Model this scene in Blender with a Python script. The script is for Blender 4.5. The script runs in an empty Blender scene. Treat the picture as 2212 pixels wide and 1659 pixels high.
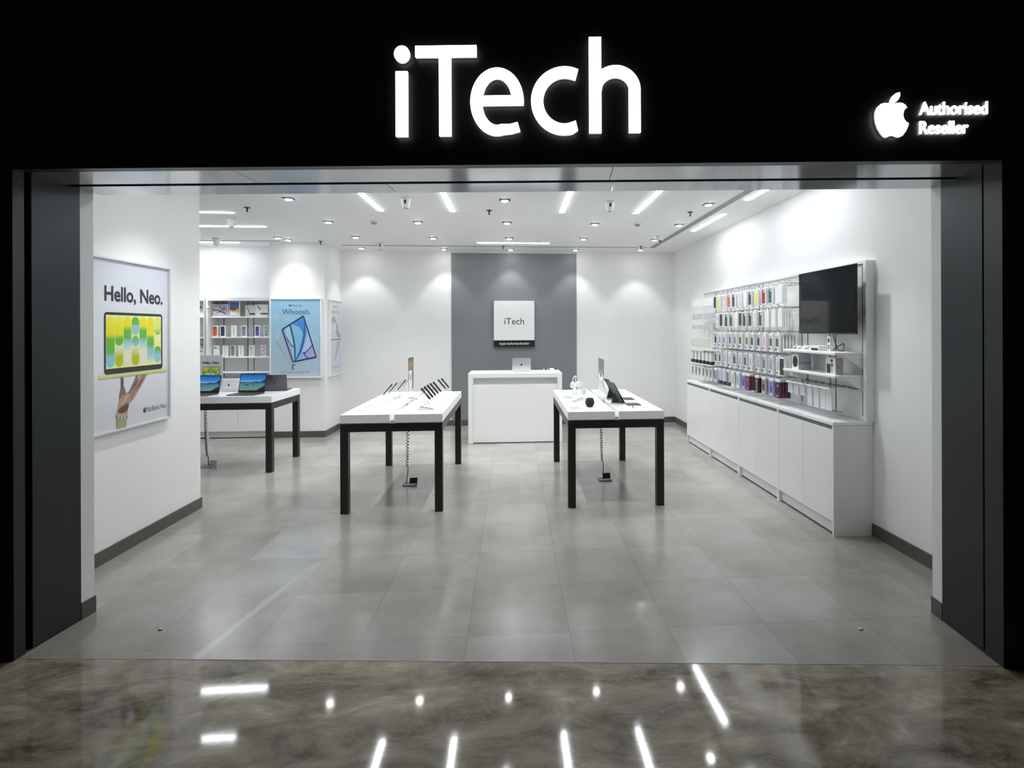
import bpy, math, random
from mathutils import Vector, Matrix
random.seed(7)
C = bpy.context.scene.collection
SC = bpy.context.scene
pi = math.pi
# ------------------------------------------------------------------ camera, world, exposure
FPX, CX, CY, YAW, ROLL, CAMH = 1172.2, 1196.2, 711.7, .0747, -.0036, 1.7962
cd = bpy.data.cameras.new('camera'); cam = bpy.data.objects.new('camera', cd); C.objects.link(cam)
cam.location = (0, 0, CAMH)
cam.rotation_mode = 'XYZ'
cam.matrix_world = Matrix.Translation((0, 0, CAMH)) @ Matrix.Rotation(-YAW, 4, 'Z') @ Matrix.Rotation(pi/2, 4, 'X') @ Matrix.Rotation(ROLL, 4, 'Z')
cd.sensor_width = 36; cd.lens = FPX/2212*36
cd.shift_x = (1106-CX)/2212; cd.shift_y = (CY-829.5)/2212
cd.clip_start = .05; cd.clip_end = 100
SC.camera = cam
SC.view_settings.view_transform = 'Standard'; SC.view_settings.look = 'None'
SC.view_settings.gamma = 1; SC.view_settings.use_curve_mapping = False
SC.view_settings.exposure = 1.08
w = bpy.data.worlds.new('dark_mall'); SC.world = w; w.use_nodes = True
w.node_tree.nodes['Background'].inputs[0].default_value = (.5, .6, .7, 1)
w.node_tree.nodes['Background'].inputs[1].default_value = .006
SC.cycles.use_denoising = True
SC.cycles.max_bounces = 10; SC.cycles.diffuse_bounces = 6; SC.cycles.glossy_bounces = 5
SC.cycles.transmission_bounces = 6; SC.cycles.transparent_max_bounces = 12
SC.cycles.sample_clamp_indirect = 6
SC.cycles.caustics_reflective = False; SC.cycles.caustics_refractive = False
LINE_EMIT = 16.5      # luminous strips
SPOT_W = 38.0         # every downlight
DISC_EMIT = 30.0
SIGN_EMIT = 3.0
CEIL = 3.27

# ------------------------------------------------------------------ materials
MATS = {}
def mat(name, col, rough=.5, metal=0., spec=.5, emit=0., alpha=1., trans=0., noise=0., nscale=6., bump=0., coat=0.):
    if name in MATS: return MATS[name]
    m = bpy.data.materials.new(name); m.use_nodes = True; nt = m.node_tree
    b = nt.nodes['Principled BSDF']; I = b.inputs
    c = (*col, 1)
    I['Base Color'].default_value = c; I['Roughness'].default_value = rough; I['Metallic'].default_value = metal
    I['Specular IOR Level'].default_value = spec; I['Alpha'].default_value = alpha
    I['Transmission Weight'].default_value = trans; I['Coat Weight'].default_value = coat; I['Coat Roughness'].default_value = .04
    if emit: I['Emission Color'].default_value = c; I['Emission Strength'].default_value = emit
    if noise or bump:
        tc = nt.nodes.new('ShaderNodeTexCoord'); n = nt.nodes.new('ShaderNodeTexNoise')
        n.inputs['Scale'].default_value = nscale; n.inputs['Detail'].default_value = 5
        nt.links.new(tc.outputs['Object'], n.inputs['Vector'])
        if noise:
            mx = nt.nodes.new('ShaderNodeMix'); mx.data_type = 'RGBA'
            mx.inputs[6].default_value = tuple(max(0, v*(1-noise)) for v in col)+(1,)
            mx.inputs[7].default_value = tuple(min(1, v*(1+noise)) for v in col)+(1,)
            nt.links.new(n.outputs['Fac'], mx.inputs[0]); nt.links.new(mx.outputs[2], I['Base Color'])
        if bump:
            bp = nt.nodes.new('ShaderNodeBump'); bp.inputs['Strength'].default_value = bump; bp.inputs['Distance'].default_value = .002
            nt.links.new(n.outputs['Fac'], bp.inputs['Height']); nt.links.new(bp.outputs[0], I['Normal'])
    MATS[name] = m; return m
def print_mat(name, rough, coat=0., emit=0.):
    m = bpy.data.materials.new(name); m.use_nodes = True; nt = m.node_tree; b = nt.nodes['Principled BSDF']
    a = nt.nodes.new('ShaderNodeVertexColor'); a.layer_name = 'Col'
    nt.links.new(a.outputs['Color'], b.inputs['Base Color']); b.inputs['Roughness'].default_value = rough
    b.inputs['Coat Weight'].default_value = coat; b.inputs['Coat Roughness'].default_value = .03
    if emit: nt.links.new(a.outputs['Color'], b.inputs['Emission Color']); b.inputs['Emission Strength'].default_value = emit
    MATS[name] = m; return m
PRINT = print_mat('printed_card', .45); GLOSSP = print_mat('printed_poster_behind_film', .4, .25); SCREEN = print_mat('lit_screen', .12, 0, .46); SCREEN.node_tree.links.remove(SCREEN.node_tree.nodes['Principled BSDF'].inputs['Base Color'].links[0]); SCREEN.node_tree.nodes['Principled BSDF'].inputs['Base Color'].default_value = (.01, .01, .01, 1)
def srgb(r, g, b):
    f = lambda v: (v/255)/12.92 if v <= 10 else ((v/255+.055)/1.055)**2.4
    return (f(r), f(g), f(b))
WALL = mat('white_wall_paint', (.83, .84, .84), .55, noise=.02, nscale=3, bump=.05)
CEILM = mat('white_ceiling_paint', (.85, .86, .86), .6, noise=.01, nscale=2)
GREYW = mat('slate_grey_wall_paint', srgb(124, 128, 131), .5, noise=.03, nscale=4)
SKIRT = mat('dark_stone_skirting', srgb(84, 81, 76), .35, noise=.12, nscale=12)
LAM = mat('white_laminate', (.84, .85, .85), .28, noise=.008, nscale=8)
LAMT = mat('white_gloss_worktop', (.88, .89, .90), .12)
GAPM = mat('shadow_gap_profile', (.22, .23, .24), .4)
BLK = mat('black_powder_coated_steel', (.010, .010, .010), .42, noise=.2, nscale=40)
CHAN = mat('grey_cable_channel', (.45, .47, .48), .5)
FAS = mat('black_fascia_panel', (.011, .012, .014), .4)
JAMB = mat('dark_grey_metal_cladding', (.019, .024, .028), .36, metal=.35, noise=.1, nscale=5)
VOID = mat('black_recess', (.003, .003, .003), .8)
SOFF = mat('brushed_silver_soffit', (.42, .44, .46), .13, metal=.9, noise=.05, nscale=3)
WIRE = mat('grey_wire', (.30, .31, .32), .35, metal=.6)
DWIRE = mat('dark_wire', (.07, .07, .08), .4, metal=.3)
WPL = mat('white_plastic', (.82, .83, .83), .35)
GPL = mat('grey_plastic', (.35, .36, .37), .4)
BPL = mat('black_plastic', (.012, .012, .013), .3)
SCR = mat('switched_off_glass_screen', (.004, .005, .006), .05, spec=.5)
ALU = mat('silver_aluminium', (.62, .63, .66), .32, metal=.7)
DALU = mat('space_grey_aluminium', (.09, .09, .10), .35, metal=.7)
ACR = mat('clear_acrylic', (.86, .9, .9), .08, alpha=.28)
BRASS = mat('brass_sprinkler', (.10, .08, .06), .4, metal=.8)
CARD = mat('white_card', (.80, .81, .81), .4); CARDG = mat('pale_grey_card', (.58, .60, .62), .4); CLEARP = mat('frosted_plastic', (.66, .69, .71), .25)
EM_LINE = mat('luminous_diffuser', (.93, .975, 1.), .5, emit=LINE_EMIT)
EM_DISC = mat('luminous_lamp_face', (1, .99, .97), .5, emit=DISC_EMIT)
EM_SIGN = mat('luminous_sign_acrylic', (.97, 1., .99), .4, emit=SIGN_EMIT)
RETURN = mat('dim_lit_sign_return', (.75, .80, .78), .4, emit=.4)

def floor_mat():
    m = bpy.data.materials.new('grey_porcelain_tiles'); m.use_nodes = True; nt = m.node_tree; N = nt.nodes; L = nt.links
    b = N['Principled BSDF']; geo = N.new('ShaderNodeNewGeometry')
    mp = N.new('ShaderNodeMapping'); mp.vector_type = 'POINT'; mp.inputs['Location'].default_value = (1.4741, -3.2069, 0)
    sc = N.new('ShaderNodeVectorMath'); sc.operation = 'SCALE'; sc.inputs[3].default_value = 1/.6
    L.new(geo.outputs['Position'], mp.inputs[0]); L.new(mp.outputs[0], sc.inputs[0])
    fr = N.new('ShaderNodeVectorMath'); fr.operation = 'FRACTION'; L.new(sc.outputs[0], fr.inputs[0])
    fl = N.new('ShaderNodeVectorMath'); fl.operation = 'FLOOR'; L.new(sc.outputs[0], fl.inputs[0])
    wn = N.new('ShaderNodeTexWhiteNoise'); wn.noise_dimensions = '2D'; L.new(fl.outputs[0], wn.inputs['Vector'])
    sp = N.new('ShaderNodeSeparateXYZ'); L.new(fr.outputs[0], sp.inputs[0])
    def M(op, a, bb=None):
        n = N.new('ShaderNodeMath'); n.operation = op
        for i, v in enumerate((a, bb)):
            if v is None: continue
            if isinstance(v, (int, float)): n.inputs[i].default_value = v
            else: L.new(v, n.inputs[i])
        return n.outputs[0]
    ex = M('MINIMUM', sp.outputs[0], M('SUBTRACT', 1, sp.outputs[0])); ey = M('MINIMUM', sp.outputs[1], M('SUBTRACT', 1, sp.outputs[1]))
    edge = M('LESS_THAN', M('MINIMUM', ex, ey), (.0082/2))
    n1 = N.new('ShaderNodeTexNoise'); n1.inputs['Scale'].default_value = .9; n1.inputs['Detail'].default_value = 6; n1.inputs['Roughness'].default_value = .62
    L.new(geo.outputs['Position'], n1.inputs['Vector'])
    n2 = N.new('ShaderNodeTexNoise'); n2.inputs['Scale'].default_value = 90; n2.inputs['Detail'].default_value = 2; L.new(geo.outputs['Position'], n2.inputs['Vector'])
    cr = N.new('ShaderNodeValToRGB'); e = cr.color_ramp.elements
    e[0].position = .25; e[0].color = (.205, .188, .160, 1); e[1].position = .72; e[1].color = (.350, .350, .340, 1)
    k = e.new(.5); k.color = (.285, .274, .252, 1)
    fac = M('ADD', M('ADD', M('MULTIPLY', n1.outputs['Fac'], 1.15), -.09), M('MULTIPLY', M('SUBTRACT', wn.outputs['Value'], .5), .16))
    fac = M('ADD', fac, M('MULTIPLY', M('SUBTRACT', n2.outputs['Fac'], .5), .22))
    L.new(fac, cr.inputs[0])
    gr = N.new('ShaderNodeMix'); gr.data_type = 'RGBA'; L.new(n1.outputs['Fac'], gr.inputs[0])
    gr.inputs[6].default_value = (.05, .048, .044, 1); gr.inputs[7].default_value = (.36, .34, .30, 1)
    mx = N.new('ShaderNodeMix'); mx.data_type = 'RGBA'; L.new(edge, mx.inputs[0]); L.new(cr.outputs[0], mx.inputs[6]); L.new(gr.outputs[2], mx.inputs[7])
    # dried pale mop trace on the tiles at the left of the threshold
    sq = N.new('ShaderNodeSeparateXYZ'); L.new(geo.outputs['Position'], sq.inputs[0])
    ln = M('ABSOLUTE', M('ADD', M('ADD', M('MULTIPLY', sq.outputs[0], .985), M('MULTIPLY', sq.outputs[1], -.17)), 2.245)); ln = M('ADD', ln, M('MULTIPLY', M('SUBTRACT', n1.outputs['Fac'], .5), .18))
    a1 = N.new('ShaderNodeMapRange'); a1.inputs[1].default_value = .045; a1.inputs[2].default_value = .015; L.new(ln, a1.inputs[0])
    a2 = N.new('ShaderNodeMapRange'); a2.inputs[1].default_value = 4.3; a2.inputs[2].default_value = 3.6; L.new(sq.outputs[1], a2.inputs[0])
    ms = N.new('ShaderNodeMix'); ms.data_type = 'RGBA'; L.new(M('MULTIPLY', M('MULTIPLY', a1.outputs[0], a2.outputs[0]), .6), ms.inputs[0]); L.new(mx.outputs[2], ms.inputs[6]); ms.inputs[7].default_value = (.50, .51, .52, 1)
    L.new(ms.outputs[2], b.inputs['Base Color'])
    n3 = N.new('ShaderNodeTexNoise'); n3.inputs['Scale'].default_value = 2.1; n3.inputs['Detail'].default_value = 4; L.new(geo.outputs['Position'], n3.inputs['Vector'])
    mr = N.new('ShaderNodeMapRange'); mr.inputs[1].default_value = .35; mr.inputs[2].default_value = .7; mr.inputs[3].default_value = .15; mr.inputs[4].default_value = .245
    L.new(n3.outputs['Fac'], mr.inputs[0]); L.new(mr.outputs[0], b.inputs['Roughness'])
    b.inputs['Specular IOR Level'].default_value = .8
    return m
def marble_mat():
    m = bpy.data.materials.new('polished_brown_marble'); m.use_nodes = True; nt = m.node_tree; N = nt.nodes; L = nt.links
    b = N['Principled BSDF']; geo = N.new('ShaderNodeNewGeometry')
    n1 = N.new('ShaderNodeTexNoise'); n1.inputs['Scale'].default_value = 2.4; n1.inputs['Detail'].default_value = 9; n1.inputs['Roughness'].default_value = .70; n1.inputs['Distortion'].default_value = .45
    mp = N.new('ShaderNodeMapping'); mp.inputs['Scale'].default_value = (1, 2.2, 1); mp.inputs['Rotation'].default_value = (0, 0, .3)
    L.new(geo.outputs['Position'], mp.inputs[0]); L.new(mp.outputs[0], n1.inputs['Vector'])
    cr = N.new('ShaderNodeValToRGB'); e = cr.color_ramp.elements
    e[0].position = .34; e[0].color = (.075, .060, .042, 1); e[1].position = .76; e[1].color = (.75, .68, .55, 1)
    for p, c in ((.45, (.20, .168, .128)), (.56, (.31, .27, .212)), (.66, (.46, .41, .325))):
        k = e.new(p); k.color = (*c, 1)
    L.new(n1.outputs['Fac'], cr.inputs[0])
    vo = N.new('ShaderNodeTexVoronoi'); vo.feature = 'DISTANCE_TO_EDGE'; vo.inputs['Scale'].default_value = 3.2
    ad = N.new('ShaderNodeVectorMath'); ad.operation = 'ADD'
    n2 = N.new('ShaderNodeTexNoise'); n2.inputs['Scale'].default_value = 5; n2.inputs['Detail'].default_value = 6; L.new(geo.outputs['Position'], n2.inputs['Vector'])
    L.new(geo.outputs['Position'], ad.inputs[0]); L.new(n2.outputs['Color'], ad.inputs[1]); L.new(ad.outputs[0], vo.inputs['Vector'])
    rp = N.new('ShaderNodeValToRGB'); rp.color_ramp.elements[0].position = 0; rp.color_ramp.elements[0].color = (1, 1, 1, 1)
    rp.color_ramp.elements[1].position = .022; rp.color_ramp.elements[1].color = (0, 0, 0, 1); L.new(vo.outputs['Distance'], rp.inputs[0])
    mu = N.new('ShaderNodeMath'); mu.operation = 'MULTIPLY'; L.new(rp.outputs[0], mu.inputs[0]); mu.inputs[1].default_value = .45
    mx = N.new('ShaderNodeMix'); mx.data_type = 'RGBA'; L.new(mu.outputs[0], mx.inputs[0]); L.new(cr.outputs[0], mx.inputs[6]); mx.inputs[7].default_value = (.36, .32, .26, 1)
    L.new(mx.outputs[2], b.inputs['Base Color']); b.inputs['Roughness'].default_value = .06; b.inputs['Specular IOR Level'].default_value = .6
    bp = N.new('ShaderNodeBump'); bp.inputs['Strength'].default_value = .05; bp.inputs['Distance'].default_value = .004; L.new(n2.outputs['Fac'], bp.inputs['Height']); L.new(bp.outputs[0], b.inputs['Normal'])
    return m
TILE = floor_mat(); MARBLE = marble_mat()

# ------------------------------------------------------------------ mesh helpers
class Fr:                       # a plane to draw on: origin, right, up, outward normal
    def __init__(s, o, u, v):
        s.o = Vector(o); s.u = Vector(u).normalized(); s.v = Vector(v).normalized(); s.n = s.u.cross(s.v)
    def p(s, a, b, c=0.): return s.o+s.u*a+s.v*b+s.n*c
def sign3(a, b): return a[0]*b[1]-a[1]*b[0]
class MB:
    def __init__(s): s.v = []; s.f = []; s.m = []; s.c = []; s.mats = []; s.sm = []
    def mi(s, m):
        if m not in s.mats: s.mats.append(m)
        return s.mats.index(m)
    def add(s, vs, fs, m, col=(1, 1, 1), smooth=False):
        k = len(s.v); s.v += [Vector(a) for a in vs]; i = s.mi(m)
        for f in fs: s.f.append([k+a for a in f]); s.m.append(i); s.c.append(col); s.sm.append(smooth)
        return s
    def box(s, x0, x1, y0, y1, z0, z1, m, bev=0., M=None):
        x0, x1 = min(x0, x1), max(x0, x1); y0, y1 = min(y0, y1), max(y0, y1); z0, z1 = min(z0, z1), max(z0, z1)
        if bev <= 0:
            v = [(x, y, z) for z in (z0, z1) for x, y in ((x0, y0), (x1, y0), (x1, y1), (x0, y1))]
            f = [(3, 2, 1, 0), (4, 5, 6, 7), (0, 1, 5, 4), (1, 2, 6, 5), (2, 3, 7, 6), (3, 0, 4, 7)]
        else:                   # chamfered box
            b = min(bev, (x1-x0)*.45, (y1-y0)*.45, (z1-z0)*.45); v = []; f = []
            X = (x0, x1); Y = (y0, y1); Z = (z0, z1); idx = {}
            for i in (0, 1):
                for j in (0, 1):
                    for k in (0, 1):
                        sx, sy, sz = (b if i == 0 else -b), (b if j == 0 else -b), (b if k == 0 else -b)
                        for a, q in (('x', (X[i], Y[j]+sy, Z[k]+sz)), ('y', (X[i]+sx, Y[j], Z[k]+sz)), ('z', (X[i]+sx, Y[j]+sy, Z[k]))):
                            idx[i, j, k, a] = len(v); v.append(q)
            I = idx
            for i in (0, 1):
                q = [I[i, 0, 0, 'x'], I[i, 1, 0, 'x'], I[i, 1, 1, 'x'], I[i, 0, 1, 'x']]; f.append(q if i else q[::-1])
                q = [I[0, i, 0, 'y'], I[1, i, 0, 'y'], I[1, i, 1, 'y'], I[0, i, 1, 'y']]; f.append(q if not i else q[::-1])
                q = [I[0, 0, i, 'z'], I[1, 0, i, 'z'], I[1, 1, i, 'z'], I[0, 1, i, 'z']]; f.append(q if i else q[::-1])
            c = Vector(((x0+x1)/2, (y0+y1)/2, (z0+z1)/2))
            ext = []
            for i in (0, 1):
                for j in (0, 1):
                    ext.append([I[i, j, 0, 'x'], I[i, j, 0, 'y'], I[i, j, 1, 'y'], I[i, j, 1, 'x']])
                    ext.append([I[i, 0, j, 'x'], I[i, 0, j, 'z'], I[i, 1, j, 'z'], I[i, 1, j, 'x']])
                    ext.append([I[0, i, j, 'y'], I[0, i, j, 'z'], I[1, i, j, 'z'], I[1, i, j, 'y']])
                    for k in (0, 1): ext.append([I[i, j, k, 'x'], I[i, j, k, 'y'], I[i, j, k, 'z']])
            for q in ext:
                P = [Vector(v[a]) for a in q]; n = (P[1]-P[0]).cross(P[2]-P[0]); g = sum(P, Vector())/len(P)-c
                f.append(q if n.dot(g) > 0 else q[::-1])
        if M is not None: v = [M @ Vector(a) for a in v]
        return s.add(v, f, m)
    def prism(s, pts, fr, d0, d1, m, col=(1, 1, 1), smooth=False):
        ar = sum(sign3(pts[i-1], pts[i]) for i in range(len(pts)))
        if ar < 0: pts = pts[::-1]
        n = len(pts)
        vs = [fr.p(a, b, d0) for a, b in pts]+[fr.p(a, b, d1) for a, b in pts]
        return s.add(vs, [list(range(n))[::-1], list(range(n, 2*n))]+[(i, (i+1) % n, n+(i+1) % n, n+i) for i in range(n)], m, col, smooth)
    def poly(s, pts, fr, d, m=None, col=(1, 1, 1)):
        ar = sum(sign3(pts[i-1], pts[i]) for i in range(len(pts)))
        if ar < 0: pts = pts[::-1]
        return s.add([fr.p(a, b, d) for a, b in pts], [list(range(len(pts)))], m or PRINT, col)
    def rect(s, a0, a1, b0, b1, fr, d, col=(1, 1, 1), m=None): return s.poly([(a0, b0), (a1, b0), (a1, b1), (a0, b1)], fr, d, m, col)
    def rrect(s, a0, a1, b0, b1, r, fr, d, col=(1, 1, 1), m=None): return s.poly(rr(a0, a1, b0, b1, r), fr, d, m, col)
    def tube(s, path, r, m, n=8, closed=False):
        P = [Vector(p) for p in path]; vs = []; fs = []; k = len(P); up = None
        for i, p in enumerate(P):
            t = (P[(i+1) % k if closed else min(i+1, k-1)]-P[i-1 if closed or i else 0])
            if t.length < 1e-9: t = Vector((0, 0, 1))
            t.normalize()
            if up is None:
                up = Vector((0, 0, 1)) if abs(t.z) < .9 else Vector((1, 0, 0))
            a = t.cross(up).normalized(); bb = a.cross(t).normalized(); up = bb
            rr_ = r[i] if isinstance(r, (list, tuple)) else r
            vs += [p+a*math.cos(2*pi*j/n)*rr_+bb*math.sin(2*pi*j/n)*rr_ for j in range(n)]
        for i in range(k if closed else k-1):
            for j in range(n):
                q = (i+1) % k
                fs.append((i*n+j, i*n+(j+1) % n, q*n+(j+1) % n, q*n+j))
        if not closed: fs += [list(range(n))[::-1], [(k-1)*n+j for j in range(n)]]
        return s.add(vs, fs, m, smooth=True)
    def lathe(s, prof, o, m, n=24, sx=1., sy=1., ax=None, M=None):
        vs = []; fs = []; o = Vector(o); k = len(prof)
        for (r, z) in prof:
            for j in range(n):
                a = 2*pi*j/n; q = Vector((r*math.cos(a)*sx, r*math.sin(a)*sy, z))
                if M is not None: q = M @ q
                vs.append(o+q)
        for i in range(k-1):
            for j in range(n): fs.append((i*n+j, i*n+(j+1) % n, (i+1)*n+(j+1) % n, (i+1)*n+j))
        fs += [list(range(n))[::-1], [(k-1)*n+j for j in range(n)]]
        s.add(vs, fs, m, smooth=True)
        for q in (-1, -2): s.sm[q] = False
        return s
    def text(s, t, fr, x, y, size, d, m=None, col=(0, 0, 0), align='CENTER', xs=1., bold=0., thick=0., width=None):
        cu = bpy.data.curves.new('t', 'FONT'); cu.body = t; cu.size = 1; cu.align_x = align
        cu.extrude = thick/2/size if thick else 0; cu.resolution_u = 4 if size < .05 else 12
        ob = bpy.data.objects.new('t', cu); C.objects.link(ob); dg = bpy.context.evaluated_depsgraph_get()
        me = bpy.data.meshes.new_from_object(ob.evaluated_get(dg)); vs = [v.co.copy() for v in me.vertices]; fs = [list(p.vertices) for p in me.polygons]
        bpy.data.objects.remove(ob); bpy.data.curves.remove(cu); bpy.data.meshes.remove(me)
        if not vs: return s
        if width:
            x0 = min(v.x for v in vs); x1 = max(v.x for v in vs); xs = width/((x1-x0)*size)
            if align == 'CENTER':
                for v in vs: v.x -= (x0+x1)/2
        sh = [(0, 0)] if not bold else [(math.cos(k*pi/4)*bold, math.sin(k*pi/4)*bold) for k in range(8)]
        for k, (ex, ey) in enumerate(sh): s.add([fr.p(x+(v.x*xs+ex)*size, y+(v.y+ey)*size, d+v.z*size+k*.00002) for v in vs], fs, m or PRINT, col)
        return s
    def build(s, name, parent=None, origin=None, local=False):
        me = bpy.data.meshes.new(name); o = bpy.data.objects.new(name, me)
        off = Vector((0, 0, 0))
        if not local:
            if parent is not None:
                r = parent
                while r is not None: off += r.location; r = r.parent
            elif origin is not None: off = Vector(origin)
            elif s.v:
                xs, ys, zs = zip(*[(v.x, v.y, v.z) for v in s.v]); off = Vector(((min(xs)+max(xs))/2, (min(ys)+max(ys))/2, min(zs)))
            if parent is None: o.location = off
        me.from_pydata([v-off for v in s.v], [], s.f)
        for m in s.mats: me.materials.append(m)
        me.polygons.foreach_set('material_index', s.m); me.polygons.foreach_set('use_smooth', s.sm)
        if any(m in (PRINT, GLOSSP, SCREEN) for m in s.mats):
            ca = me.color_attributes.new('Col', 'FLOAT_COLOR', 'CORNER')
            for p, c in zip(me.polygons, s.c):
                for li in p.loop_indices: ca.data[li].color = (*c, 1)
        me.update(); C.objects.link(o)
        if parent is not None: o.parent = parent
        return o
def rr(a0, a1, b0, b1, r, n=5):
    out = []
    for cx, cy, st in ((a1-r, b0+r, -90), (a1-r, b1-r, 0), (a0+r, b1-r, 90), (a0+r, b0+r, 180)):
        for i in range(n+1):
            a = math.radians(st+90*i/n); out.append((cx+r*math.cos(a), cy+r*math.sin(a)))
    return out
def ell(cx, cy, rx, ry, n=24, a0=0, a1=360):
    return [(cx+rx*math.cos(math.radians(a0+(a1-a0)*i/n)), cy+ry*math.sin(math.radians(a0+(a1-a0)*i/n))) for i in range(n if a1-a0 == 360 else n+1)]
def tag(o, label, cat, group=None):
    o['label'] = label; o['category'] = cat
    if group: o['group'] = group
    return o
def stru(o): o['kind'] = 'structure'; return o
def thing(name, label, cat, loc=(0, 0, 0), rz=0, group=None):
    o = bpy.data.objects.new(name, None); C.objects.link(o); o.empty_display_size = .1
    o.location = loc; o.rotation_euler = (0, 0, rz); return tag(o, label, cat, group)
def dup(o, loc=None, label=None, rz=None, parent=None):
    c = o.copy(); C.objects.link(c)
    if parent is not None: c.parent = parent
    if loc is not None: c.location = loc
    if rz is not None: c.rotation_euler = (0, 0, rz)
    if label: c['label'] = label
    for ch in list(o.children): dup(ch, parent=c)
    return c
def box1(name, x0, x1, y0, y1, z0, z1, m, parent=None, bev=0.): return MB().box(x0, x1, y0, y1, z0, z1, m, bev).build(name, parent)
FRONT = lambda x, y, z: Fr((x, y, z), (1, 0, 0), (0, 0, 1))          # faces -Y (towards the shop entrance)
EASTF = lambda x, y, z: Fr((x, y, z), (0, 1, 0), (0, 0, 1))          # faces +X
WESTF = lambda x, y, z: Fr((x, y, z), (0, -1, 0), (0, 0, 1))         # faces -X
UPF = lambda x, y, z, a=0: Fr((x, y, z), (math.cos(a), math.sin(a), 0), (-math.sin(a), math.cos(a), 0))  # faces up
FRUIT = [(450, 328), (500, 312), (560, 300), (620, 308), (665, 338), (690, 378), (655, 405), (635, 445), (628, 500), (640, 555), (670, 600), (715, 632),
         (700, 690), (665, 760), (622, 820), (580, 845), (540, 842), (490, 822), (455, 815), (415, 826), (370, 848), (332, 838), (285, 785), (235, 700), (203, 610), (190, 510),
         (197, 430), (228, 362), (280, 317), (340, 302), (400, 310)]
LEAF = [(430, 300), (432, 252), (458, 198), (510, 152), (575, 133), (582, 188), (556, 245), (510, 290), (455, 312)]
def emblem(mb, fr, x, y, h, d, m=None, col=(0, 0, 0), thick=0.):
    k = h/715.
    for P in (FRUIT, LEAF):
        q = [(x+(a-452)*k, y+(490-b)*k) for a, b in P]
        if thick: mb.prism(q, fr, d, d+thick, m, col)
        else: mb.poly(q, fr, d, m, col)

# ------------------------------------------------------------------ the shop front (its own slightly turned line)
TH = math.atan2(.093, 1.); ct, st_ = math.cos(TH), math.sin(TH)
def fw(s, t, z=0.): return Vector((s*ct+t*st_, 2.945-s*st_+t*ct, z))
MF = Matrix.Translation((0, 2.945, 0)) @ Matrix.Rotation(-TH, 4, 'Z')
def fbox(name, s0, s1, t0, t1, z0, z1, m, parent=None, bev=0): return MB().box(s0, s1, t0, t1, z0, z1, m, bev, M=MF).build(name, parent)
SL, SR, HD = -2.733, 2.592, 2.68
stru(fbox('wall_front', -5.2, 5.2, -.03, .03, HD, 4.6, FAS))
stru(fbox('wall_front_left', -5.2, SL, -.03, .04, 0, HD, FAS)); stru(fbox('wall_front_right', SR, 5.2, -.03, .10, 0, HD, FAS))
# reveals: outer strip, dark groove, wide panel, white plaster end
stru(fbox('trim_1', SL-.06, SL+.004, -.028, .035, .0, HD, JAMB)); stru(fbox('trim_2', SL-.09, SL-.045, .035, .078, 0, HD, VOID)); stru(fbox('trim_3', SL-.06, SL+.004, .078, .385, .012, HD, JAMB))
stru(fbox('trim_4', SR-.004, SR+.06, -.028, .098, .0, HD, JAMB)); stru(fbox('trim_5', SR+.01, SR+.06, .098, .110, 0, HD, VOID)); stru(fbox('trim_6', SR-.004, SR+.06, .110, .437, .012, HD, JAMB))
stru(fbox('trim_7', SL-.50, SL, .385, .485, 0, HD+.4, WALL)); stru(fbox('trim_8', SR, SR+.6, .437, .53, 0, HD+.4, WALL))
stru(fbox('baseboard_front_left', SL-.3, SL+.006, .387, .491, 0, .105, SKIRT)); stru(fbox('baseboard_front_right', SR-.006, SR+.5, .439, .536, 0, .105, SKIRT))
# soffit of the lintel: two polished strips, a black slot between them, panel joints
so = MB(); n_ = 0
for a, b in ((-2.733, -1.55), (-1.546, .545), (.549, 2.592)): so.box(a, b, .03, .285, HD, HD+.02, SOFF, M=MF)
stru(so.build('trim_9'))
so = MB()
for a, b in ((-2.733, -.80), (-.796, .58), (.584, 2.592)): so.box(a, b, .335, .545, HD, HD+.02, SOFF, M=MF)
stru(so.build('trim_10'))
stru(fbox('trim_11', -2.733, 2.592, .285, .335, HD+.03, HD+.05, VOID))
stru(fbox('wall_lintel', -3.3, 3.25, .06, .54, HD+.05, CEIL+.3, WALL))
# ------------------------------------------------------------------ floors, walls, ceiling
def slab(name, pts, z0, z1, m): return stru(MB().prism(pts, Fr((0, 0, 0), (1, 0, 0), (0, 1, 0)), z0, z1, m).build(name))
a, b = fw(-7.5, 0), fw(4.5, 0)
slab('floor', [(a.x, a.y), (b.x, b.y), (4.4, 10.6), (-7.5, 10.6)], -.08, 0, TILE)
a2, b2 = fw(-7.5, -.004), fw(4.5, -.004)
slab('floor_mall', [(-7.5, -3), (4.5, -3), (b2.x, b2.y), (a2.x, a2.y)], -.08, -.001, MARBLE)
stru(fbox('trim_12', -7.5, 4.5, -.004, 0, -.08, .0005, GPL))
ca, cb = fw(-7.2, .1), fw(3.6, .1)
slab('ceiling', [(ca.x, ca.y), (cb.x, cb.y), (3.5, 10.6), (-7.2, 10.6)], CEIL, CEIL+.1, CEILM)
stru(box1('wall_left', -3.42, -3.17, 3.60, 5.76, 0, CEIL, WALL)); stru(box1('baseboard_left', -3.175, -3.158, 3.62, 5.772, 0, .105, SKIRT))
stru(box1('wall_right', 3.11, 3.30, 3.2, 10.45, 0, CEIL, WALL)); stru(box1('baseboard_right', 3.094, 3.112, 3.25, 10.28, 0, .105, SKIRT))
stru(box1('wall_back', -3.30, 3.11, 10.28, 10.45, 0, CEIL, WALL)); stru(box1('baseboard_back', -3.15, 3.10, 10.262, 10.282, 0, .105, SKIRT))
stru(box1('wall_centre', -1.15, 1.205, 10.262, 10.281, .105, 3.235, GREYW))
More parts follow.
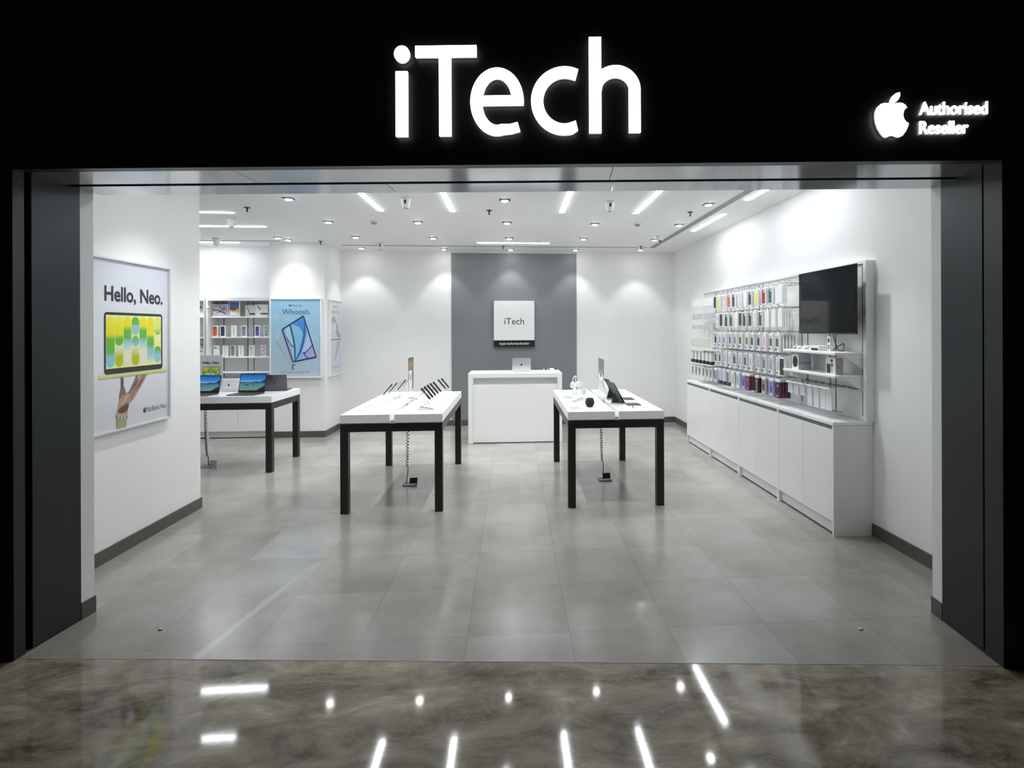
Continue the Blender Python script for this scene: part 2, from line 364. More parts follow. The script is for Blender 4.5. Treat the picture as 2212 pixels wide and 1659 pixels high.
stru(box1('wall_column', -4.06, -3.165, 9.40, 10.45, 0, CEIL, WALL)); MBq = MB(); MBq.box(-4.06, -3.148, 9.383, 9.402, 0, .105, SKIRT); MBq.box(-3.167, -3.148, 9.402, 10.28, 0, .105, SKIRT); stru(MBq.build('baseboard_column'))
stru(box1('wall_back_left', -7.2, -4.05, 9.85, 10.05, 0, CEIL, WALL)); stru(box1('wall_far_left', -7.3, -7.1, 3.6, 9.9, 0, CEIL, WALL)); stru(box1('wall_front_inner', -7.2, -3.3, 3.45, 3.65, 0, CEIL, WALL))

# ------------------------------------------------------------------ lamps and ceiling fittings
def spot(x, y, w=1., ang=104, bl=.9):
    l = bpy.data.lights.new('downlight_beam', 'SPOT'); l.energy = SPOT_W*w; l.spot_size = math.radians(ang); l.spot_blend = bl; l.shadow_soft_size = .04
    l.color = (.985, .995, 1.); o = bpy.data.objects.new('downlight_beam', l); C.objects.link(o); o.location = (x, y, CEIL-.05); return o
def make_down():
    t = thing('downlight', '', 'ceiling light', (0, 0, 0), 0, 'square recessed ceiling downlights')
    f = MB(); r = .075
    for a in range(4):
        M = Matrix.Rotation(a*pi/2, 4, 'Z'); f.box(-r, r, r-.012, r, -.004, 0, WPL, M=M)
    f.build('frame', t, local=True)
    g = MB().box(-r+.012, r-.012, -r+.012, r-.012, -.002, 0, mat('dark_lamp_recess', (.05, .05, .05), .6)); g.build('recess', t, local=True)
    h = MB().lathe([(.047, -.003), (.047, -.014), (.042, -.017)], (0, 0, 0), WPL, 20); h.build('lamp_ring', t, local=True)
    MB().lathe([(.040, -.0165), (.040, -.019), (.030, -.023)], (0, 0, 0), EM_DISC, 20).build('lamp_face', t, local=True)
    return t
rowname = {0: 'row nearest the entrance', 1: 'second row from the entrance', 2: 'third row from the entrance', 3: 'row along the back wall'}
D = make_down(); first = True
spots = [(-2.49, 6.25, 0, 'far left end'), (-.09, 6.18, 0, 'middle'), (2.30, 6.24, 0, 'right end'),
         (-2.49, 7.55, 1, 'far left'), (-1.29, 7.51, 1, 'second from left'), (-.08, 7.48, 1, 'middle'), (1.14, 7.51, 1, 'second from right'), (2.34, 7.51, 1, 'far right'),
         (-2.47, 8.76, 2, 'far left'), (-1.27, 8.78, 2, 'second from left'), (-.06, 8.76, 2, 'middle'), (1.14, 8.74, 2, 'second from right'), (2.32, 8.77, 2, 'far right by the dome camera'),
         (-2.70, 9.93, 3, 'far left'), (-1.25, 9.97, 3, 'left edge of the grey panel'), (-.04, 10.0, 3, 'middle above the square sign'), (1.15, 9.96, 3, 'right edge of the grey panel'), (2.35, 9.88, 3, 'far right')]
for x, y, r, w_ in spots:
    lab = 'square recessed downlight, %s of the %s' % (w_, rowname[r])
    o = D if first else dup(D); first = False
    o.location = (x, y, CEIL); o['label'] = lab; spot(x, y, .30 if r == 3 else (.72 if x > 2 else 1.05), 84 if r == 3 else 104, .45 if r == 3 else .9)
for x, y, w_ in ((-3.70, 8.87, 'nearer of the two in front of the blue poster column'), (-3.63, 9.08, 'farther of the two in front of the blue poster column')):
    dup(D, (x, y, CEIL), 'square recessed white downlight, '+w_); spot(x, y, .35)
# unseen lamps added behind the lintel to light the entrance walls and the marble
for i, (x, y) in enumerate(((-2.5, 4.85), (-.1, 4.85), (2.3, 4.85))):
    dup(D, (x, y, CEIL), 'added unseen downlight behind the lintel, %s of three' % ('left', 'middle', 'right')[i]); spot(x, y, 1.)
for x, y, l in ((-5.25, 9.0, 'far'), (-5.3, 7.5, 'near')):  # out of view past the left wall, added to brighten the phone shelves
    dup(D, (x, y, CEIL), 'added unseen downlight over the left end of the laptop area, %s one' % l); spot(x, y, 1.)
def linear(x, y, along, L, label, wd=.062, name='linear_light'):
    t = thing(name, label, 'ceiling light', (x, y, CEIL), 0, 'slim luminous ceiling strips')
    hx, hy = (L/2, wd/2) if along == 'x' else (wd/2, L/2)
    MB().box(-hx-.008, hx+.008, -hy-.008, hy+.008, -.003, 0, WPL).build('housing', t, local=True)
    MB().box(-hx, hx, -hy, hy, -.007, -.003, EM_LINE).build('diffuser', t, local=True)
linear(-1.62, 6.23, 'y', 1.22, 'luminous strip running towards the back, leftmost of the four over the entrance aisle')
linear(-.745, 6.21, 'y', 1.22, 'luminous strip running towards the back, second from left over the entrance aisle')
linear(.615, 6.19, 'y', 1.22, 'luminous strip running towards the back, third from left over the entrance aisle')
linear(1.555, 6.19, 'y', 1.22, 'luminous strip running towards the back, rightmost of the four, over the right table')
linear(-1.25, 4.36, 'x', 1.22, 'added unseen luminous strip behind the lintel, left of two crosswise ones')  # this strip and the next are added out of view as front fill
linear(1.25, 4.14, 'x', 1.22, 'added unseen luminous strip behind the lintel, right of two crosswise ones')
linear(.01, 9.25, 'x', 1.22, 'luminous strip lying crosswise in front of the grey back wall')
linear(2.70, 7.37, 'y', 1.2, 'luminous strip between grille and right wall, farther of the two')
linear(2.67, 5.42, 'y', 1.2, 'luminous strip between grille and right wall, nearer of the two')
linear(-4.07, 7.04, 'x', 1.2, 'luminous strip over the laptop table, nearest of the three crosswise ones')
linear(-4.09, 7.97, 'x', 1.2, 'luminous strip over the laptop table, middle of the three crosswise ones')
linear(-5.16, 9.42, 'x', 1.2, 'luminous strip in front of the boxed phone shelves, farthest crosswise one')
# slot grilles
SLATM = mat('slatted_grille', (.3, .3, .3), .5); nt = SLATM.node_tree
gg = nt.nodes.new('ShaderNodeNewGeometry'); sp_ = nt.nodes.new('ShaderNodeSeparateXYZ'); nt.links.new(gg.outputs['Position'], sp_.inputs[0])
def mth(op, a, v):
    n = nt.nodes.new('ShaderNodeMath'); n.operation = op; nt.links.new(a, n.inputs[0]); n.inputs[1].default_value = v; return n.outputs[0]
fq = mth('GREATER_THAN', mth('FRACT', mth('MULTIPLY', sp_.outputs[1], 18.), 0), .45)
mq = nt.nodes.new('ShaderNodeMix'); mq.data_type = 'RGBA'; mq.inputs[6].default_value = (.07, .07, .07, 1); mq.inputs[7].default_value = (.42, .43, .43, 1)
nt.links.new(fq, mq.inputs[0]); nt.links.new(mq.outputs[2], nt.nodes['Principled BSDF'].inputs['Base Color'])
def grille(x0, x1, y0, y1, label):
    t = thing('slot_grille', label, 'air grille', ((x0+x1)/2, (y0+y1)/2, CEIL), 0)
    DK = SLATM if y1-y0 > 1 else mat('grey_slot', (.16, .165, .17), .5)
    MB().box(x0, x1, y0, y1, CEIL-.001, CEIL, DK).build('slot', t)
    f = MB(); e = .012
    f.box(x0-e, x1+e, y0-e, y0, CEIL-.004, CEIL, WPL); f.box(x0-e, x1+e, y1, y1+e, CEIL-.004, CEIL, WPL); f.box(x0-e, x0, y0, y1, CEIL-.004, CEIL, WPL); f.box(x1, x1+e, y0, y1, CEIL-.004, CEIL, WPL)
    f.build('frame', t)
grille(-2.95, 2.42, 9.60, 9.68, 'long thin air slot across the ceiling before the back wall')
grille(2.46, 2.56, 4.2, 9.68, 'slatted air grille running along the right of the ceiling')
grille(-5.3, -3.82, 9.20, 9.28, 'short air slot in the ceiling before the boxed phone shelves')
def sprk(x, y, label):
    t = thing('sprinkler', label, 'sprinkler', (x, y, CEIL), 0, 'ceiling sprinklers')
    MB().lathe([(.034, -.006), (.036, -.001), (.036, 0)], (0, 0, 0), BRASS, 16).build('plate', t, local=True)
    MB().lathe([(.011, -.055), (.008, -.045), (.008, -.006)], (0, 0, 0), BRASS, 10).build('head', t, local=True)
for x, y, l in ((-3.17, 6.75, 'over the laptop table'), (-.29, 6.74, 'in the middle of the ceiling between strips'), (2.23, 6.69, 'beside the right grille'), (-3.17, 9.24, 'before the column'), (-.17, 9.60, 'on the back air slot'), (2.27, 9.51, 'near the far right corner')):
    sprk(x, y, 'small dark pendent sprinkler head '+l)
for x, y, l in ((-1.87, 7.5, 'left, beside a downlight'), (1.73, 7.44, 'right, beside a downlight')):
    t = thing('smoke_detector', 'round off-white smoke detector on the ceiling, '+l, 'smoke detector', (x, y, CEIL), 0, 'smoke detectors')
    MB().lathe([(.052, -.022), (.055, 0)], (0, 0, 0), WPL, 20).build('base', t, local=True); MB().lathe([(.026, -.043), (.034, -.036), (.04, -.022)], (0, 0, 0), GPL, 18).build('chamber', t, local=True)
for x, y, l, dk in ((-1.19, 6.17, 'left of the second luminous strip', 1), (1.115, 6.19, 'between the two right-hand strips', 1), (-3.69, 7.43, 'in front of the middle left strip', 0), (-4.72, 9.04, 'before the far left strip', 0), (-2.22, 9.33, 'hanging by the back air slot', 1)):
    t = thing('ceiling_sensor', 'white tapered cup-shaped sensor '+l, 'ceiling sensor', (x, y, CEIL), 0, 'cup-shaped ceiling sensors')
    MB().lathe([(.028, -.112), (.040, -.10), (.054, -.02), (.058, 0)], (0, 0, 0), WPL, 22).build('housing', t, local=True)
    MB().lathe([(.022, -.118), (.024, -.112)], (0, 0, 0), GPL, 14).build('lens', t, local=True)
    if dk: MB().box(-.010, .010, -.052, -.045, -.07, -.03, BPL).build('window', t, local=True)
t = thing('dome_camera', 'white dome camera with dark eye beside the grille corner', 'camera', (2.32, 8.42, CEIL))
MB().lathe([(.055, -.03), (.06, 0)], (0, 0, 0), WPL, 20).build('base', t, local=True)
MB().lathe([(.012, -.085), (.03, -.075), (.042, -.055), (.045, -.03)], (0, 0, 0), WPL, 20).build('dome', t, local=True); MB().lathe([(.014, -.1), (.02, -.08)], (0, -.012, 0), BPL, 14).build('lens', t, local=True)

# ------------------------------------------------------------------ illuminated signs
t = thing('shop_sign', 'large glowing white lettering on the black fascia above the entrance', 'sign', fw(0, -.03, 2.83))
SF = Fr(fw(0, -.03, 0), (ct, -st_, 0), (0, 0, 1)); K = .00253
sx = lambda u: (u-1107.6)*K
sz = lambda v: 2.83+(300-v)*K
def band(cx, cy, ox, oy, ix, iy, a0, a1, n=40): return [(cx+ox*math.cos(math.radians(a0+(a1-a0)*i/n)), cy-oy*math.sin(math.radians(a0+(a1-a0)*i/n))) for i in range(n+1)], [(cx+ix*math.cos(math.radians(a0+(a1-a0)*i/n)), cy-iy*math.sin(math.radians(a0+(a1-a0)*i/n))) for i in range(n+1)]
def letter(polys):
    m = MB()
    for P in polys:
        Q = [(sx(u), sz(v)) for u, v in P]; m.prism(Q, SF, .006, .022, RETURN); m.prism(Q, SF, .022, .026, EM_SIGN)
    return m.build('letter', t)
R4 = lambda a, b, c, d: [(a, c), (b, c), (b, d), (a, d)]
letter([ell(876.7, 126.8, 16.5, 17.5, 28), R4(863.3, 888.8, 163.5, 300.8)])
letter([[(905.3, 110.4), (1034.4, 110.4), (1034.4, 133.7), (980.6, 133.7), (980.6, 300.5), (955.2, 300.5), (955.2, 133.7), (905.3, 133.7)]])
def strip(o, i): return [[o[k], o[k+1], i[k+1], i[k]] for k in range(len(o)-1)]
o_, i_ = band(1077.4, 229.5, 56.2, 71.5, 31, 49, -6, 285); o_[0] = (1133.2, 236.9); i_[0] = (1107, 236.9); letter(strip(o_, i_)+[R4(1046, 1108, 216.7, 236.9), [o_[-1], (1108, 297.0), (1126.1, 292.2), (1120.3, 272.9), (1104, 277.0), i_[-1]]])
o_, i_ = band(1219, 229, 70, 71.8, 44.5, 48, 76, 284); letter(strip(o_, i_)+[[o_[0], (1248.1, 163.5), (1242.1, 185.8), i_[0]], [o_[-1], (1247.1, 291.4), (1242.5, 271.1), i_[-1]]])
o_, i_ = band(1325.7, 208, 52.4, 52, 28.5, 27, 0, 180); letter([R4(1270.5, 1296.2, 96.5, 297.2), R4(1353.5, 1378.1, 207, 297.2)]+strip(o_, i_))
t = thing('reseller_sign', 'small glowing fruit emblem with two words on the right of the black fascia', 'sign', fw(2.2, -.03, 2.8))
e_ = MB(); emblem(e_, SF, 2.0, 2.917, .235, .008, RETURN, thick=.012); emblem(e_, SF, 2.0, 2.917, .235, .0201, EM_SIGN, thick=.004); e_.build('emblem', t)
for s_, z_, w_ in (('Authorised', 2.923, .352), ('Reseller', 2.822, .252)):
    MB().text(s_, SF, 2.155+w_/2, z_, .094, .006, EM_SIGN, bold=.015, thick=.006, width=w_).build('lettering', t)

# ------------------------------------------------------------------ posters
def frame_of(fr, w, h, th, parent, wd=.018, m=None):
    m = m or ALU
    f = MB()
    for P in ([(0, 0), (w, 0), (w, wd), (0, wd)], [(0, h-wd), (w, h-wd), (w, h), (0, h)], [(0, wd), (wd, wd), (wd, h-wd), (0, h-wd)], [(w-wd, wd), (w, wd), (w, h-wd), (w-wd, h-wd)]): f.prism(P, fr, 0, th, m)
    return f.build('frame', parent)
def lerp(a, b, k): return tuple(a[i]*(1-k)+b[i]*k for i in range(3))
def grad(mb, fr, a0, a1, b0, b1, d, stops, n=16, m=None):
    for i in range(n):
        k = (i+.5)/n; c = stops_at(stops, k); mb.rect(a0, a1, b0+(b1-b0)*i/n, b0+(b1-b0)*(i+1)/n, fr, d, c, m)
def stops_at(stops, k):
    for (p0, c0), (p1, c1) in zip(stops, stops[1:]):
        if k <= p1: return lerp(c0, c1, max(0, (k-p0)/(p1-p0+1e-6)))
    return stops[-1][1]
def capsule(mb, fr, xc, r, z0, z1, d, stops, m, n=48):
    pts = []
    for i in range(n+1):
        k = i/n; z = z0+(z1-z0)*k; ex = min(z-z0, z1-z); ww = r if ex >= r else math.sqrt(max(0, r*r-(r-ex)**2)); pts.append((z, ww, k))
    for (za, wa, ka), (zb, wb, kb) in zip(pts, pts[1:]):
        if wa+wb < 1e-6: continue
        P = [(xc-wa, za), (xc+wa, za), (xc+wb, zb), (xc-wb, zb)]
        if wa < 1e-6: P = P[1:]
        elif wb < 1e-6: P = P[:3]
        mb.poly(P, fr, d, m, stops_at(stops, (ka+kb)/2))
YEL, GRN, BLU, CRM, OLV, PAL = srgb(232, 222, 0), srgb(96, 182, 50), srgb(140, 196, 212), srgb(225, 225, 200), srgb(184, 190, 0), srgb(222, 226, 110)
def laptop_art(mb, fr, x0, x1, z0, z1, m):
    W = x1-x0; H = z1-z0; u = W/.70
    mb.rrect(x0, x1, z0, z1, .03*u, fr, .0006, srgb(38, 40, 46), m)
    bx0, bx1, bz0, bz1 = x0+.02*u, x1-.02*u, z0+.045*u, z1-.022*u
    mb.rect(bx0, bx1, bz0, bz1, fr, .001, srgb(228, 236, 150), m)
    hh = bz1-bz0; cw = (bx1-bx0)/7; r = cw*.47
    S = [((.02, .98, [(0, BLU), (.18, BLU), (.3, GRN), (.55, GRN), (.65, YEL), (.85, YEL), (1, PAL)]),), ((.02, .5, [(0, OLV), (.4, OLV), (.75, CRM), (1, CRM)]), (.42, .98, [(0, GRN), (.25, GRN), (.4, YEL), (.8, YEL), (1, PAL)])),
         ((.02, .98, [(0, CRM), (.3, CRM), (.5, BLU), (.58, GRN), (.72, GRN), (.82, YEL), (1, YEL)]),), ((.02, .45, [(0, OLV), (.4, OLV), (.9, CRM)]), (.40, .60, [(0, BLU), (1, GRN)]), (.62, .98, [(0, BLU), (.5, BLU), (.6, GRN), (1, GRN)])),
         ((.02, .98, [(0, CRM), (.3, CRM), (.5, BLU), (.58, GRN), (.72, GRN), (.82, YEL), (1, YEL)]),), ((.04, .98, [(0, CRM), (.2, BLU), (.3, BLU), (.4, GRN), (.55, GRN), (.62, YEL), (1, YEL)]),), ((.04, .38, [(0, BLU), (.5, BLU), (.8, GRN), (1, GRN)]), (.62, .98, [(0, GRN), (.4, PAL), (1, PAL)]))]
    for i, col in enumerate(S):
        for j, (a, b_, sp_) in enumerate(col): capsule(mb, fr, bx0+cw*(i+.5), r, bz0+hh*a, bz0+hh*b_, .0014+.0003*j, sp_, m)
# left wall poster
t = thing('framed_poster', 'framed laptop poster reading Hello, Neo. above a raised hand, on the left wall', 'poster', (-3.17, 4.79, 1.0))
P1 = EASTF(-3.168, 4.24, 1.0); frame_of(P1, .99, 1.37, .035, t, .014, mat('pale_poster_frame', (.70, .71, .72), .35, metal=.2))
p = MB(); F1 = EASTF(-3.150, 4.35, 1.0); G = GLOSSP
grad(p, F1, -.096, .866, .014, 1.356, 0, [(0, srgb(205, 207, 212)), (.4, srgb(220, 222, 228)), (.75, srgb(214, 220, 224)), (1, srgb(208, 212, 226))], 20, G)
p.text('Hello, Neo.', F1, .44, 1.035, .165, .0006, G, srgb(42, 46, 56), bold=.028, width=.69)
laptop_art(p, F1, .085, .785, .455, .945, G)
p.rrect(.03, .84, .425, .456, .012, F1, .0022, srgb(206, 208, 140), G); p.rect(.03, .84, .425, .432, F1, .0025, srgb(170, 176, 100), G)
SK, SK2, SK3 = srgb(170, 138, 120), srgb(128, 96, 84), srgb(196, 168, 150)
def arm(fr, x, z, k=1.): return lambda q: [(x+a*k, z+b*k) for a, b in q]
Q = arm(F1, .0, .0)
def smooth(P, n=5):
    out = []; k = len(P)
    for i in range(k):
        a, b, c, d = P[i-1], P[i], P[(i+1) % k], P[(i+2) % k]
        for j in range(n):
            t_ = j/n; out.append(tuple(.5*((2*b[q])+(-a[q]+c[q])*t_+(2*a[q]-5*b[q]+4*c[q]-d[q])*t_**2+(-a[q]+3*b[q]-3*c[q]+d[q])*t_**3) for q in (0, 1)))
    return out
SHP = [([(.215, .09), (.262, .08), (.33, .085), (.338, .13), (.352, .18), (.385, .225), (.425, .265), (.44, .30), (.41, .315), (.36, .30), (.315, .292), (.27, .292), (.246, .262), (.238, .21), (.222, .16)], SK),
 ([(.243, .25), (.275, .27), (.318, .285), (.312, .32), (.296, .355), (.297, .39), (.291, .42), (.276, .434), (.262, .42), (.263, .38), (.262, .34), (.25, .30)], SK2), ([(.268, .35), (.285, .355), (.290, .39), (.284, .42), (.274, .41)], srgb(88, 62, 52)),
 ([(.345, .27), (.385, .275), (.415, .325), (.445, .375), (.468, .418), (.462, .435), (.445, .43), (.425, .395), (.39, .345), (.36, .305)], SK2),
 ([(.365, .25), (.405, .27), (.445, .325), (.48, .375), (.512, .42), (.506, .438), (.49, .432), (.465, .395), (.425, .345), (.385, .295)], SK), ([(.40, .30), (.44, .345), (.47, .39), (.462, .395), (.425, .35)], srgb(112, 70, 62)),
 ([(.375, .235), (.42, .26), (.465, .315), (.51, .37), (.552, .42), (.548, .438), (.53, .434), (.50, .395), (.455, .345), (.40, .285)], SK2),
 ([(.37, .21), (.415, .235), (.47, .295), (.52, .35), (.582, .42), (.588, .437), (.572, .436), (.54, .405), (.48, .345), (.42, .285)], SK), ([(.44, .285), (.50, .345), (.55, .40), (.54, .402), (.48, .345)], srgb(120, 80, 70)),
 ([(.243, .17), (.29, .195), (.345, .205), (.352, .185), (.335, .15), (.28, .135), (.24, .145)], srgb(92, 68, 58)), ([(.262, .20), (.30, .245), (.36, .285), (.35, .262), (.31, .225)], SK3)]
for i, (P, c) in enumerate(SHP): p.poly(smooth(P), F1, .0008+.00012*i, G, c)
p.poly(Q([(.205, .105), (.335, .082), (.338, .118), (.21, .142)]), F1, .0024, G, srgb(176, 168, 130)); p.poly(Q([(.215, .014), (.320, .014), (.332, .085), (.212, .108)]), F1, .0022, G, srgb(158, 150, 112))
for i in range(7): p.poly(ell(.216+.018*i, .112-.003*i, .009, .010, 8), F1, .0027, G, srgb(210, 204, 180) if i % 2 else srgb(110, 100, 78))
emblem(p, F1, .545, .120, .05, .0008, G, srgb(50, 50, 55)); p.text('MacBook Neo', F1, .70, .100, .062, .0008, G, srgb(60, 62, 66), width=.27)
p.build('print', t)
# blue poster on the column
t = thing('framed_poster', 'framed pale blue tablet poster reading Whoosh. on the white column', 'poster', (-3.63, 9.40, 1.0))
P2 = FRONT(-4.045, 9.398, 1.0); frame_of(P2, .84, 1.335, .04, t, .02, WPL)
p = MB(); F2 = FRONT(-4.045, 9.372, 1.0)
grad(p, F2, .02, .82, .02, 1.315, 0, [(0, srgb(196, 206, 216)), (.1, srgb(178, 200, 218)), (.45, srgb(160, 196, 218)), (1, srgb(146, 194, 222))], 24, G)
for i in range(14): p.rect(*(lambda a, b: (a, a+.09, b, b+.08))(.03+random.random()*.68, .05+random.random()*1.1), F2, .0002+.00002*i, srgb(170+random.randint(-6, 8), 201, 217), G)
emblem(p, F2, .325, 1.215, .042, .0006, G, srgb(35, 80, 100)); p.text('iPad air', F2, .435, 1.198, .05, .0006, G, srgb(35, 80, 110), width=.18)
p.text('Whoosh.', F2, .43, 1.065, .125, .0006, G, srgb(28, 96, 150), bold=.006, width=.46)
p.poly([(.10, .615), (.12, .60), (.40, .14), (.37, .13), (.34, .165)][:5], F2, .0006, G, srgb(120, 146, 168)); p.poly([(.12, .60), (.19, .80), (.40, .30), (.345, .155)], F2, .0007, G, srgb(172, 190, 202)); p.poly([(.345, .15), (.42, .225), (.36, .24)], F2, .0008, G, srgb(96, 130, 160))
T4 = [(.185, .815), (.55, 1.055), (.765, .335), (.365, .255)]
def q4(a, b): # bilinear in the tilted tablet
    A, B, C_, D_ = T4[0], T4[1], T4[2], T4[3]
    return tuple((A[i]*(1-a)+B[i]*a)*(b)+(D_[i]*(1-a)+C_[i]*a)*(1-b) for i in (0, 1))
p.poly([q4(*c) for c in rr(0, 1, 0, 1, .05)], F2, .0012, G, srgb(34, 56, 92))
for i in range(10): p.poly([q4(.05, .04+.092*i), q4(.95, .04+.092*i), q4(.95, .04+.092*(i+1)), q4(.05, .04+.092*(i+1))], F2, .0015, G, lerp(srgb(170, 172, 222), srgb(108, 168, 224), i/9))
def leaf(pts, c, d): p.poly([q4(min(.95, max(.05, a)), min(.96, max(.04, b_))) for a, b_ in smooth(pts, 4)], F2, d, G, c)
leaf([(.06, .05), (.14, .4), (.12, .9), (.35, .95), (.33, .5), (.12, .05)], srgb(176, 212, 222), .0018)
leaf([(.40, .95), (.80, .94), (.94, .80), (.80, .40), (.30, .04), (.12, .05), (.30, .40)], srgb(132, 192, 226), .0018); leaf([(.50, .94), (.93, .94), (.94, .80), (.80, .55), (.70, .80)], srgb(74, 138, 218), .0021)
leaf([(.34, .95), (.40, .95), (.33, .45), (.13, .04), (.10, .05), (.28, .5)], srgb(40, 86, 130), .0023); leaf([(.13, .05), (.45, .30), (.83, .70), (.92, .85), (.94, .80), (.86, .60), (.5, .25), (.16, .04)], srgb(52, 100, 176), .0023)
leaf([(.50, .22), (.86, .50), (.94, .60), (.94, .28), (.6, .18)], srgb(186, 196, 236), .0021); leaf([(.52, .22), (.62, .20), (.94, .30), (.94, .27), (.60, .15), (.66, .04), (.60, .04), (.54, .14)], srgb(70, 84, 150), .0025)
leaf([(.09, .62), (.12, .60), (.17, .45), (.28, .36), (.30, .40), (.20, .48), (.13, .66), (.10, .78)], srgb(60, 100, 150), .0025)
p.text('Now supercharged by M4', F2, .40, .085, .046, .0006, G, srgb(90, 112, 140), width=.46); p.build('print', t)
# grey poster round the corner of the column
t = thing('framed_poster', 'framed pale grey laptop poster round the corner, on the side of the column', 'poster', (-3.165, 9.9, 1.0))
P3 = EASTF(-3.163, 9.56, 1.0); frame_of(P3, .66, 1.33, .04, t, .018, WPL)
p = MB(); F3 = EASTF(-3.137, 9.56, 1.0)
grad(p, F3, .018, .642, .018, 1.312, 0, [(0, srgb(206, 210, 224)), (.5, srgb(214, 216, 224)), (1, srgb(218, 220, 224))], 10, G)
p.text('MacBook Air', F3, .33, 1.20, .05, .0006, G, srgb(100, 100, 108), width=.28); p.text('Light years of light.', F3, .33, 1.10, .07, .0006, G, srgb(150, 140, 144), width=.44)
p.poly([(.10, .98), (.25, 1.04), (.58, .68), (.43, .67)], F3, .0008, G, srgb(120, 124, 136)); p.poly([(.14, .975), (.25, 1.015), (.53, .70), (.44, .69)], F3, .001, G, srgb(176, 182, 196))
p.poly([(.18, .93), (.30, .93), (.36, .80), (.30, .78)], F3, .0012, G, srgb(226, 230, 238)); p.rect(.06, .60, .62, .645, F3, .0008, srgb(138, 142, 150), G)
p.poly([(.58, .60), (.40, .60), (.22, .24), (.34, .30)], F3, .0008, G, srgb(184, 188, 196)); p.text('Supercharged by M4', F3, .33, .13, .042, .0006, G, srgb(120, 122, 132), width=.34)
p.build('print', t)
# square sign on the grey wall
t = thing('wall_sign', 'square white sign with black strip below, lettered iTech, on the grey wall', 'sign', (.02, 10.262, 1.48))
MB().box(-.36, .40, 10.20, 10.262, 1.595, 2.335, LAM, .004).build('panel', t); MB().box(-.36, .40, 10.205, 10.262, 1.475, 1.595, BPL).build('name_strip', t)
FS = FRONT(0, 10.20, 0); MB().text('iTech', FS, .02, 1.895, .172, .001, PRINT, srgb(40, 42, 44), width=.365).build('lettering', t)
MB().text('Apple Authorised Reseller', FRONT(0, 10.205, 0), .02, 1.515, .062, .001, PRINT, srgb(225, 228, 230), width=.56, bold=.01).build('lettering', t)

# ------------------------------------------------------------------ display tables
TOP = .968
def table(x0, x1, y0, y1, gap, label):
    t = thing('display_table', label, 'table', ((x0+x1)/2, (y0+y1)/2, 0), 0, 'white topped display tables on black frames')
    if gap:
        for a, b in ((x0, gap[0]), (gap[1], x1)): box1('table_top', a, b, y0, y1, .885, TOP, LAMT, t, .002)
        box1('cable_channel', gap[0], gap[1], y0+.02, y1-.02, .885, .905, CHAN, t)
        for yy in (y0+.85, y0+1.25): box1('channel_cover', gap[0]+.001, gap[1]-.001, yy, yy+.13, .93, .957, GPL, t)
    else: box1('table_top', x0, x1, y0, y1, .885, TOP, LAMT, t, .002)
    L = .078; zt = .878
    for a, b, c_, d_ in ((x0+L, x1-L, y0+.004, y0+L), (x0+L, x1-L, y1-L, y1-.004), (x0+.004, x0+L, y0+L, y1-L), (x1-L, x1-.004, y0+L, y1-L)): box1('frame_rail', a, b, c_, d_, zt-.078, zt, BLK, t)
    for a in (x0+.002, x1-L):
        for b in (y0+.002, y1-L): box1('leg', a, a+L-.002, b, b+L-.002, 0, zt, BLK, t, .003)
    box1('underside', x0+.01, x1-.01, y0+.01, y1-.01, .878, .885, WPL, t)
    return t
table(-1.69, -.70, 5.43, 7.40, (-1.212, -1.168), 'white topped table with leaning phones, the middle one before the counter')
table(.545, 1.53, 5.42, 7.41, (1.022, 1.062), 'white topped table with tablets and black ball speaker, right of the counter')
table(-4.98, -3.045, 7.10, 8.02, None, 'white topped table with open laptops, partly behind the left wall')
def coil(x, y, label, x2, y2, turns=15, zc=.22):
    t = thing('power_cable', label, 'cable', (x, y, 0))
    P = []; n = turns*12
    for i in range(n+1):
        k = i/n; z = .80-(.80-zc)*k; dx = (x2-x)*k**3*.6; dy = (y2-y)*k**3*.6; r = .016*(1-.25*k)
        P.append((x+dx+r*math.cos(2*pi*turns*k**1.25), y+dy+r*math.sin(2*pi*turns*k**1.25), z))
    MB().tube(P, .0042, BPL, 6).build('coil', t)
    e = P[-1]; MB().tube([e, (e[0]*.6+x2*.4, e[1]*.6+y2*.4, .12), (x2, y2, .05), (x2, y2, .012)], .005, BPL, 6).build('cord', t)
def socket(x, y, label, dk=BPL):
    t = thing('floor_socket', label, 'floor socket', (x, y, 0))
    f = MB(); w_, h_ = .075, .06
    for a in ((-w_, w_, -h_, -h_+.008), (-w_, w_, h_-.008, h_), (-w_, -w_+.008, -h_, h_), (w_-.008, w_, -h_, h_)): f.box(x+a[0], x+a[1], y+a[2], y+a[3], 0, .008, dk)
    f.build('frame', t); MB().box(x-w_+.008, x+w_-.008, y-h_+.008, y+h_-.008, 0, .003, GPL).build('plate', t)
    M = Matrix.Translation((x+.03, y+.05, .008)) @ Matrix.Rotation(math.radians(62), 4, 'X'); MB().box(-.045, .045, 0, .06, 0, .004, dk, M=M).build('lid', t)
coil(-1.205, 6.30, 'black coiled power cable hanging under the phone table', -1.235, 6.39); socket(-1.20, 6.40, 'open floor socket under the phone table')
coil(1.035, 6.36, 'black coiled power cable hanging under the tablet table', 1.06, 6.40, 19); socket(1.085, 6.41, 'open floor socket under the tablet table')
coil(-4.03, 7.44, 'black coiled power cable hanging under the laptop table', -4.02, 7.49, 27, .14); socket(-4.03, 7.50, 'open floor socket under the laptop table', CHAN)

